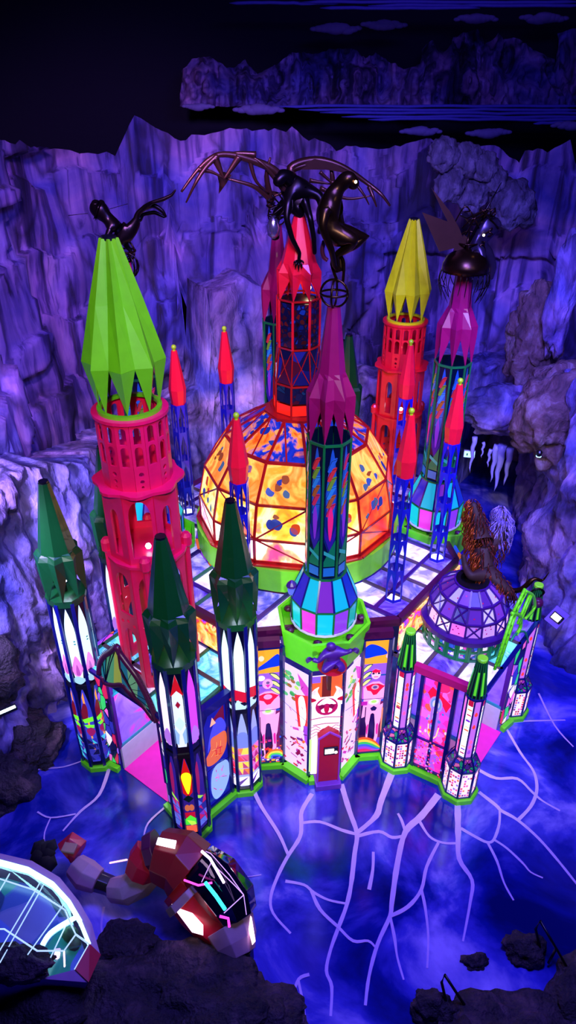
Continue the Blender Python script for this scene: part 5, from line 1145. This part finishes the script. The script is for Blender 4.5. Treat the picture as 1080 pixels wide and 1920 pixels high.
def worm():
    o = fl(300, 1690, 0); t = thing('segmented_sculpture', 'red and cream segmented worm-like sculpture with lit windows, lower left', 'sculpture', o)
    def seg(nm, pts, mat, n=8, sq=1.0):
        P = [fl(x, y, z)-o for x, y, z, r in pts]; rr = []
        for k, p in enumerate(P):
            d = (P[min(k+1, len(P)-1)]-P[max(k-1, 0)]).normalized(); u = d.cross(E_).normalized(); w = u.cross(d); R = pts[k][3]
            rr.append([p+R*(u*cos(2*pi*(i+.5)/n)+w*sin(2*pi*(i+.5)/n)*sq) for i in range(n)])
        m = MB(); m.loft(rr, mat); return m.build(nm, t, bevel=.012)
    m = MB()
    for k in range(9): m.ball(fl(88+rnd.uniform(-18, 18), 1605+rnd.uniform(-18, 18), .5)-o, .14, paint('#08060c', .95), 5, (1, 1.3, .8))
    m.build('dark_tail', t)
    seg('red_segment', [(122, 1600, .75, .20), (134, 1588, .8, .24), (150, 1598, .75, .20)], M_maroon, 6); seg('gold_plate', [(118, 1588, .98, .12), (142, 1592, .98, .12)], paint('#b08a70', .4), 4, .3)
    seg('cream_segment', [(140, 1622, .6, .20), (160, 1640, .55, .25), (184, 1652, .5, .20)], M_cream); seg('dark_joint', [(182, 1652, .45, .17), (205, 1660, .4, .16), (218, 1668, .4, .17)], M_black); seg('cream_bend', [(212, 1668, .4, .2), (238, 1668, .5, .24), (262, 1652, .6, .27), (280, 1632, .7, .26)], M_cream)
    seg('red_collar', [(262, 1638, .8, .26), (272, 1615, 1.0, .30), (284, 1598, 1.1, .30)], M_maroon); seg('plum_collar', [(278, 1600, 1.15, .31), (296, 1594, 1.2, .34)], M_plum)
    seg('red_head', [(300, 1602, 1.15, .42), (336, 1612, 1.15, .48), (356, 1632, 1.05, .50)], paint('#7a0c1c', .4)); seg('lower_armour', [(340, 1650, .7, .40), (380, 1690, .5, .46), (415, 1730, .35, .42), (430, 1750, .3, .36)], M_maroon); seg('stripe', [(348, 1668, .72, .42), (358, 1680, .66, .44)], M_cream)
    w = seg('glass_window', [(372, 1622, 1.1, .36), (405, 1650, 1.0, .42), (436, 1690, .85, .40), (446, 1715, .7, .32)], paint('#06061c', .05, 0, 1.0))
    seg('cream_nose', [(430, 1735, .45, .42), (442, 1765, .35, .36), (450, 1790, .25, .26)], M_cream); seg('dark_foot', [(448, 1785, .3, .24), (456, 1806, .15, .18)], M_black)
    m = MB(); m.slab([fl(x, y, 1.62)-o for x, y in ((297, 1572), (331, 1578), (328, 1592), (293, 1584))], .03, G_white); m.build('roof_light', t)
    m = MB(); m.slab([fl(x, y, .72)-o for x, y in ((322, 1697), (352, 1704), (381, 1736), (381, 1754), (360, 1748))], .03, glow('#ffd8f0', 3.0)); m.build('belly_light', t)
    m = MB(); m.slab([fl(x, y, .6)-o for x, y in ((466, 1716), (472, 1722), (479, 1765), (473, 1772), (465, 1740))], .04, glow('#ffd0f4', 3.0)); m.build('side_light', t)
    m = MB(); m.tube([fl(x, y, 1.55)-o for x, y in ((378, 1596), (394, 1610), (420, 1655))], .022, glow('#f0c8ff', 4.0), 6); m.tube([fl(x, y, 1.5)-o for x, y in ((385, 1655), (405, 1680), (422, 1705))], .03, glow('#30e0e8', 2.5), 6); m.tube([fl(x, y, 1.45)-o for x, y in ((345, 1650), (372, 1660), (398, 1655))], .016, glow('#ff4ad8', 2.0), 6); m.tube([fl(x, y, 1.3)-o for x, y in ((412, 1718), (428, 1722), (430, 1738))], .02, glow('#f03ad0', 2.0), 6); m.build('neon_tubes', t)
    m = MB()
    L = [[(396, 1617), (378, 1654)], [(457, 1678), (420, 1712)], [(396, 1617), (440, 1660), (457, 1678), (462, 1715)], [(360, 1586), (395, 1600), (430, 1640), (457, 1678)]]
    for q in L: m.tube([fl(x, y, 1.42)-o for x, y in q], .007, glow('#d0a0ff', 1.2), 4)
    m.build('window_leading', t)
    m = MB(); m.tube([fl(206, 1618, .6)-o, fl(238, 1612, .9)-o], .015, glow('#ffb0d0', 2.0), 5); m.build('light_rod', t)
worm()
def rock(c, size, label, seed, mat=None, det=4, group=None, rough=.35):
    bm = bmesh.new(); bmesh.ops.create_icosphere(bm, subdivisions=det, radius=1); off = Vector((seed*3.7, seed*1.3, seed))
    for v in bm.verts:
        p = v.co.copy(); k = 1+rough*noise.fractal(p*1.2+off, 1, 2, 5)+.12*(noise.cell(p*2.5+off)-.5)+.10*noise.noise(Vector((p.x*2, p.y*2, p.z*8))+off)
        v.co = Vector((p.x*size[0], p.y*size[1], p.z*size[2]))*k
    me = bpy.data.meshes.new('boulder'); bm.to_mesh(me); bm.free(); me.materials.append(mat or MATS['dark'])
    for p in me.polygons: p.use_smooth = True
    o = bpy.data.objects.new('boulder', me); COL.objects.link(o); o.location = c; tag(o, label, 'rock', group); return o
DK = MATS['dark']
rock(fl(345, 1900, .0), (1.75, .95, .62), 'large dark ridged rock below the segmented sculpture', 1, DK, 5)
rock(fl(500, 1915, .0), (.6, .6, .40), 'dark rock at the bottom edge right of the largest near rock', 6, DK)
rock(fl(90, 1915, .2), (1.1, .6, .5), 'dark rock at the lower left corner, below the glass pod', 2, DK)
rock(fl(25, 1808, 1.3), (.62, .25, .22), 'small ridged dark rock in front of the neon pod', 3, DK)
rock(fl(235, 1775, .0), (.5, .4, .30), 'dark rock between the glass pod and the largest near rock', 4, DK)
rock(fl(985, 1965, .0), (1.25, .75, .30), 'broad dark rock along the bottom right edge', 5, DK, 5)
rock(fl(1110, 1870, .0), (.70, .6, .38), 'dark rock at the right edge below the far handrail', 7, DK)
rock(fl(890, 1803, .02), (.22, .14, .12), 'small lone pale-topped rock on the blue floor at lower right', 8, DK)
rock(fl(985, 1785, .05), (.34, .24, .24), 'rounded rock beside the foot of the far handrail', 9, DK)
rock(fl(812, 1890, .1), (.32, .24, .24), 'rounded rock beside the foot of the near handrail', 10, DK)
rock(fl(868, 1945, .0), (.5, .35, .25), 'dark rock behind the near handrail at the bottom edge', 12, DK)
rock(fl(45, 1405, .1), (.72, .8, .62), 'dark reddish boulder on the floor left of the castle', 13, DK, 5)
rock(fl(-5, 1465, .2), (.75, .7, .6), 'dark boulder cut by the left edge, in front of the reddish boulder', 14, DK)
rock(at(-25, 1265, 9.9), (.62, .6, 1.0), 'tall dark boulder against the pale left wall', 15, DK)
rock(at(1045, 780, 15.5), (1.0, .9, 1.2), 'brown overhanging boulder at the right edge, above the spotlight', 16, rockmat('brown_rock', [(.3, '#3a2a2e'), (.5, '#7a5a58'), (.7, '#b09aa0')], (1, 1, .6), 2, .85, .7, 8), 5, None, .2)
BR = bpy.data.materials['brown_rock']
rock(at(1005, 625, 17.8), (.72, .6, 1.35), 'tall brown pyramid rock on the right ledge, above the brown overhang', 17, BR, 5, None, .22)
rock(at(1052, 560, 17.0), (.36, .36, 1.5), 'slim blue-lit rock pillar at the right edge beside the pyramid rock', 18, MATS['rock'], 4, None, .2)
rock(at(955, 770, 17.6), (1.35, .6, .72), 'broad pale ledge rock over the cave mouth', 19, MATS['rock'], 5, None, .22)
for i, (x, y, r, lb) in enumerate([(832, 290, .62, 'leftmost snow-capped boulder of the heap on the right cliff top'), (872, 300, .60, 'highest rounded boulder in the heap on the right cliff top'), (908, 312, .55, 'rounded boulder just right of the highest one on the cliff top'), (930, 340, .45, 'smallest boulder at the right end of the cliff top heap'), (845, 348, .62, 'pale front boulder below the leftmost one of the cliff top heap'), (885, 370, .60, 'boulder low in the cliff top heap, directly over the shell creature'), (960, 385, .95, 'large smooth pale boulder behind the spike of the shell creature')]):
    rock(at(x, y, 19.0), (r*.62, r*.5, r*.68), lb, 30+i, MATS['heap'], 4, 'snowy boulders on the cliff top', .25)
def rail(pts, label):
    o = pts[0]; t = thing('handrail', label, 'handrail', o, 0, 'bent metal handrails'); m = MB(); m.tube([p-o for p in pts[:4]], .022, M_black, 7); m.build('rail', t)
    if len(pts) > 4: m = MB(); m.tube([pts[4]-o, pts[5]-o], .02, M_black, 7); m.build('brace', t)
rail([fl(838, 1885, .15), fl(828, 1842, .6), fl(834, 1828, .75), fl(872, 1886, .2)], 'bent metal handrail nearer the bottom edge')
rail([fl(1014, 1782, .15), fl(1004, 1742, .6), fl(1013, 1727, .75), fl(1062, 1812, .15), fl(1042, 1780, .35), fl(1028, 1806, .1)], 'bent metal handrail with a brace by the right edge')
# ---------------------------------------------------------------- signs, lamps and icicles on the cliffs
def wall_things():
    p = at(880, 851, 17.6); t = thing('exit_sign', 'small lit pale green sign above the cave mouth', 'sign', p, R_(-12))
    m = MB(); m.box((0, 0, 0), (.30, .06, .20), M_white); m.build('housing', t)
    m = MB(); m.box((0, -.035, 0), (.27, .012, .17), glow('#b0ffe8', 1.6)); m.build('lit_face', t)
    m = MB(); m.box((-.06, -.045, .0), (.035, .006, .07), paint('#0a6a4a')); m.box((.06, -.045, .0), (.045, .006, .06), paint('#0a6a4a')); m.build('pictogram', t)
    p = at(1044, 1157, 12.3); t = thing('wall_screen', 'lit white screen on a violet board on the right cliff', 'screen', p, R_(-35)); t.rotation_euler = (R_(-25), R_(28), R_(-30))
    m = MB(); m.box((0, 0, 0), (.34, .04, .42), paint('#8a6ad8', .6)); m.build('board', t)
    m = MB(); m.box((0, -.04, 0), (.26, .05, .18), M_black); f = m.build('screen_frame', t, bevel=.008)
    m = MB(); m.box((-.02, -.068, 0), (.19, .01, .14), glow('#fff4ff', 2.2)); m.build('screen', f)
    m = MB(); m.box((.09, -.068, 0), (.03, .01, .05), paint('#30305a')); m.build('control_pad', f)
    p = at(1010, 855, 14.2); t = thing('wall_spotlight', 'small blue-white spotlight under the brown overhanging boulder', 'lamp', p)
    m = MB(); m.lathe([(.05, 0), (.07, .1), (.04, .14)], 12, M_black); m.build('housing', t)
    m = MB(); m.lathe([(.055, -.01), (.055, .0)], 12, glow('#80d8ff', 12)); m.build('lens', t)
    p = at(4, 1336, 8.9); t = thing('floor_light', 'white tube light among the dark boulders at the left edge', 'lamp', p, R_(35))
    m = MB(); m.box((0, 0, 0), (.5, .12, .06), M_black); m.build('housing', t)
    m = MB(); m.box((0, -.03, .035), (.46, .05, .03), glow('#d8ffff', 8)); m.build('tube', t)
    for i, (x, y, L, r) in enumerate([(888, 835, .85, .07), (917, 858, .30, .05), (929, 850, .9, .09), (940, 850, 1.2, .12), (955, 856, .9, .10), (905, 845, .22, .04)]):
        q = at(x, y, 17.4); m = MB(); k = 7; m.tube([Vector((.02*sin(j*2+i), 0, .25-(L+.25)*j/k)) for j in range(k+1)], [r*(1-j/k)**.7+.004 for j in range(k+1)], paint('#b8b4e8', .3), 8)
        ic = m.build('icicle', loc=q); tag(ic, ['long icicle just right of the exit sign', 'short icicle at the middle of the cave mouth', 'icicle at the right end of the cave mouth', 'thick icicle beside the right jamb of the cave', 'farthest right icicle on the cave jamb', 'shortest icicle over the cave mouth'][i], 'icicle', 'icicles around the cave mouth')
wall_things()
MC = paint('#6a62a0', .8)
for i, (x, y, w, Y, lb) in enumerate([(720, 47, 36, 26.2, 'lip-shaped cloud above the dip of the upper range'), (893, 35, 34, 26.2, 'lip-shaped cloud just above the boulder cluster of the upper range'), (1020, 35, 38, 26.2, 'lip-shaped cloud nearest the top right corner'), (789, 246, 35, 24.5, 'lip-shaped cloud below the middle of the blue strata band'), (916, 249, 38, 24.5, 'lip-shaped cloud with a brownish centre below the strata band'), (630, 55, 40, 26.4, 'faint tall cloud with dark rod near the top'), (372, 200, 26, 24.8, 'small lone puff cloud in the dark gap over the winged creature'), (485, 205, 42, 24.8, 'low faint cloud touching the strata band'), (1072, 235, 34, 24.6, 'faint cloud cut by the right edge below the strata band')]):
    c = at(x, y, Y); s = w/FPX*(Y*cos(PITCH)+.3); m = MB(); r4 = random.Random(i)
    for k in range(9): f = (k-4)/4; m.ball((f*s, 0, r4.uniform(-.05, .05)*s), s*(.30-.20*abs(f))+.02, MC, 10, (1.6, .8, .75))
    m.box((0, 0, -.02*s), (s*1.5, .06, .06*s), MC)
    tag(m.build('painted_cloud', loc=c), lb, 'cloud', 'clouds over the mural')
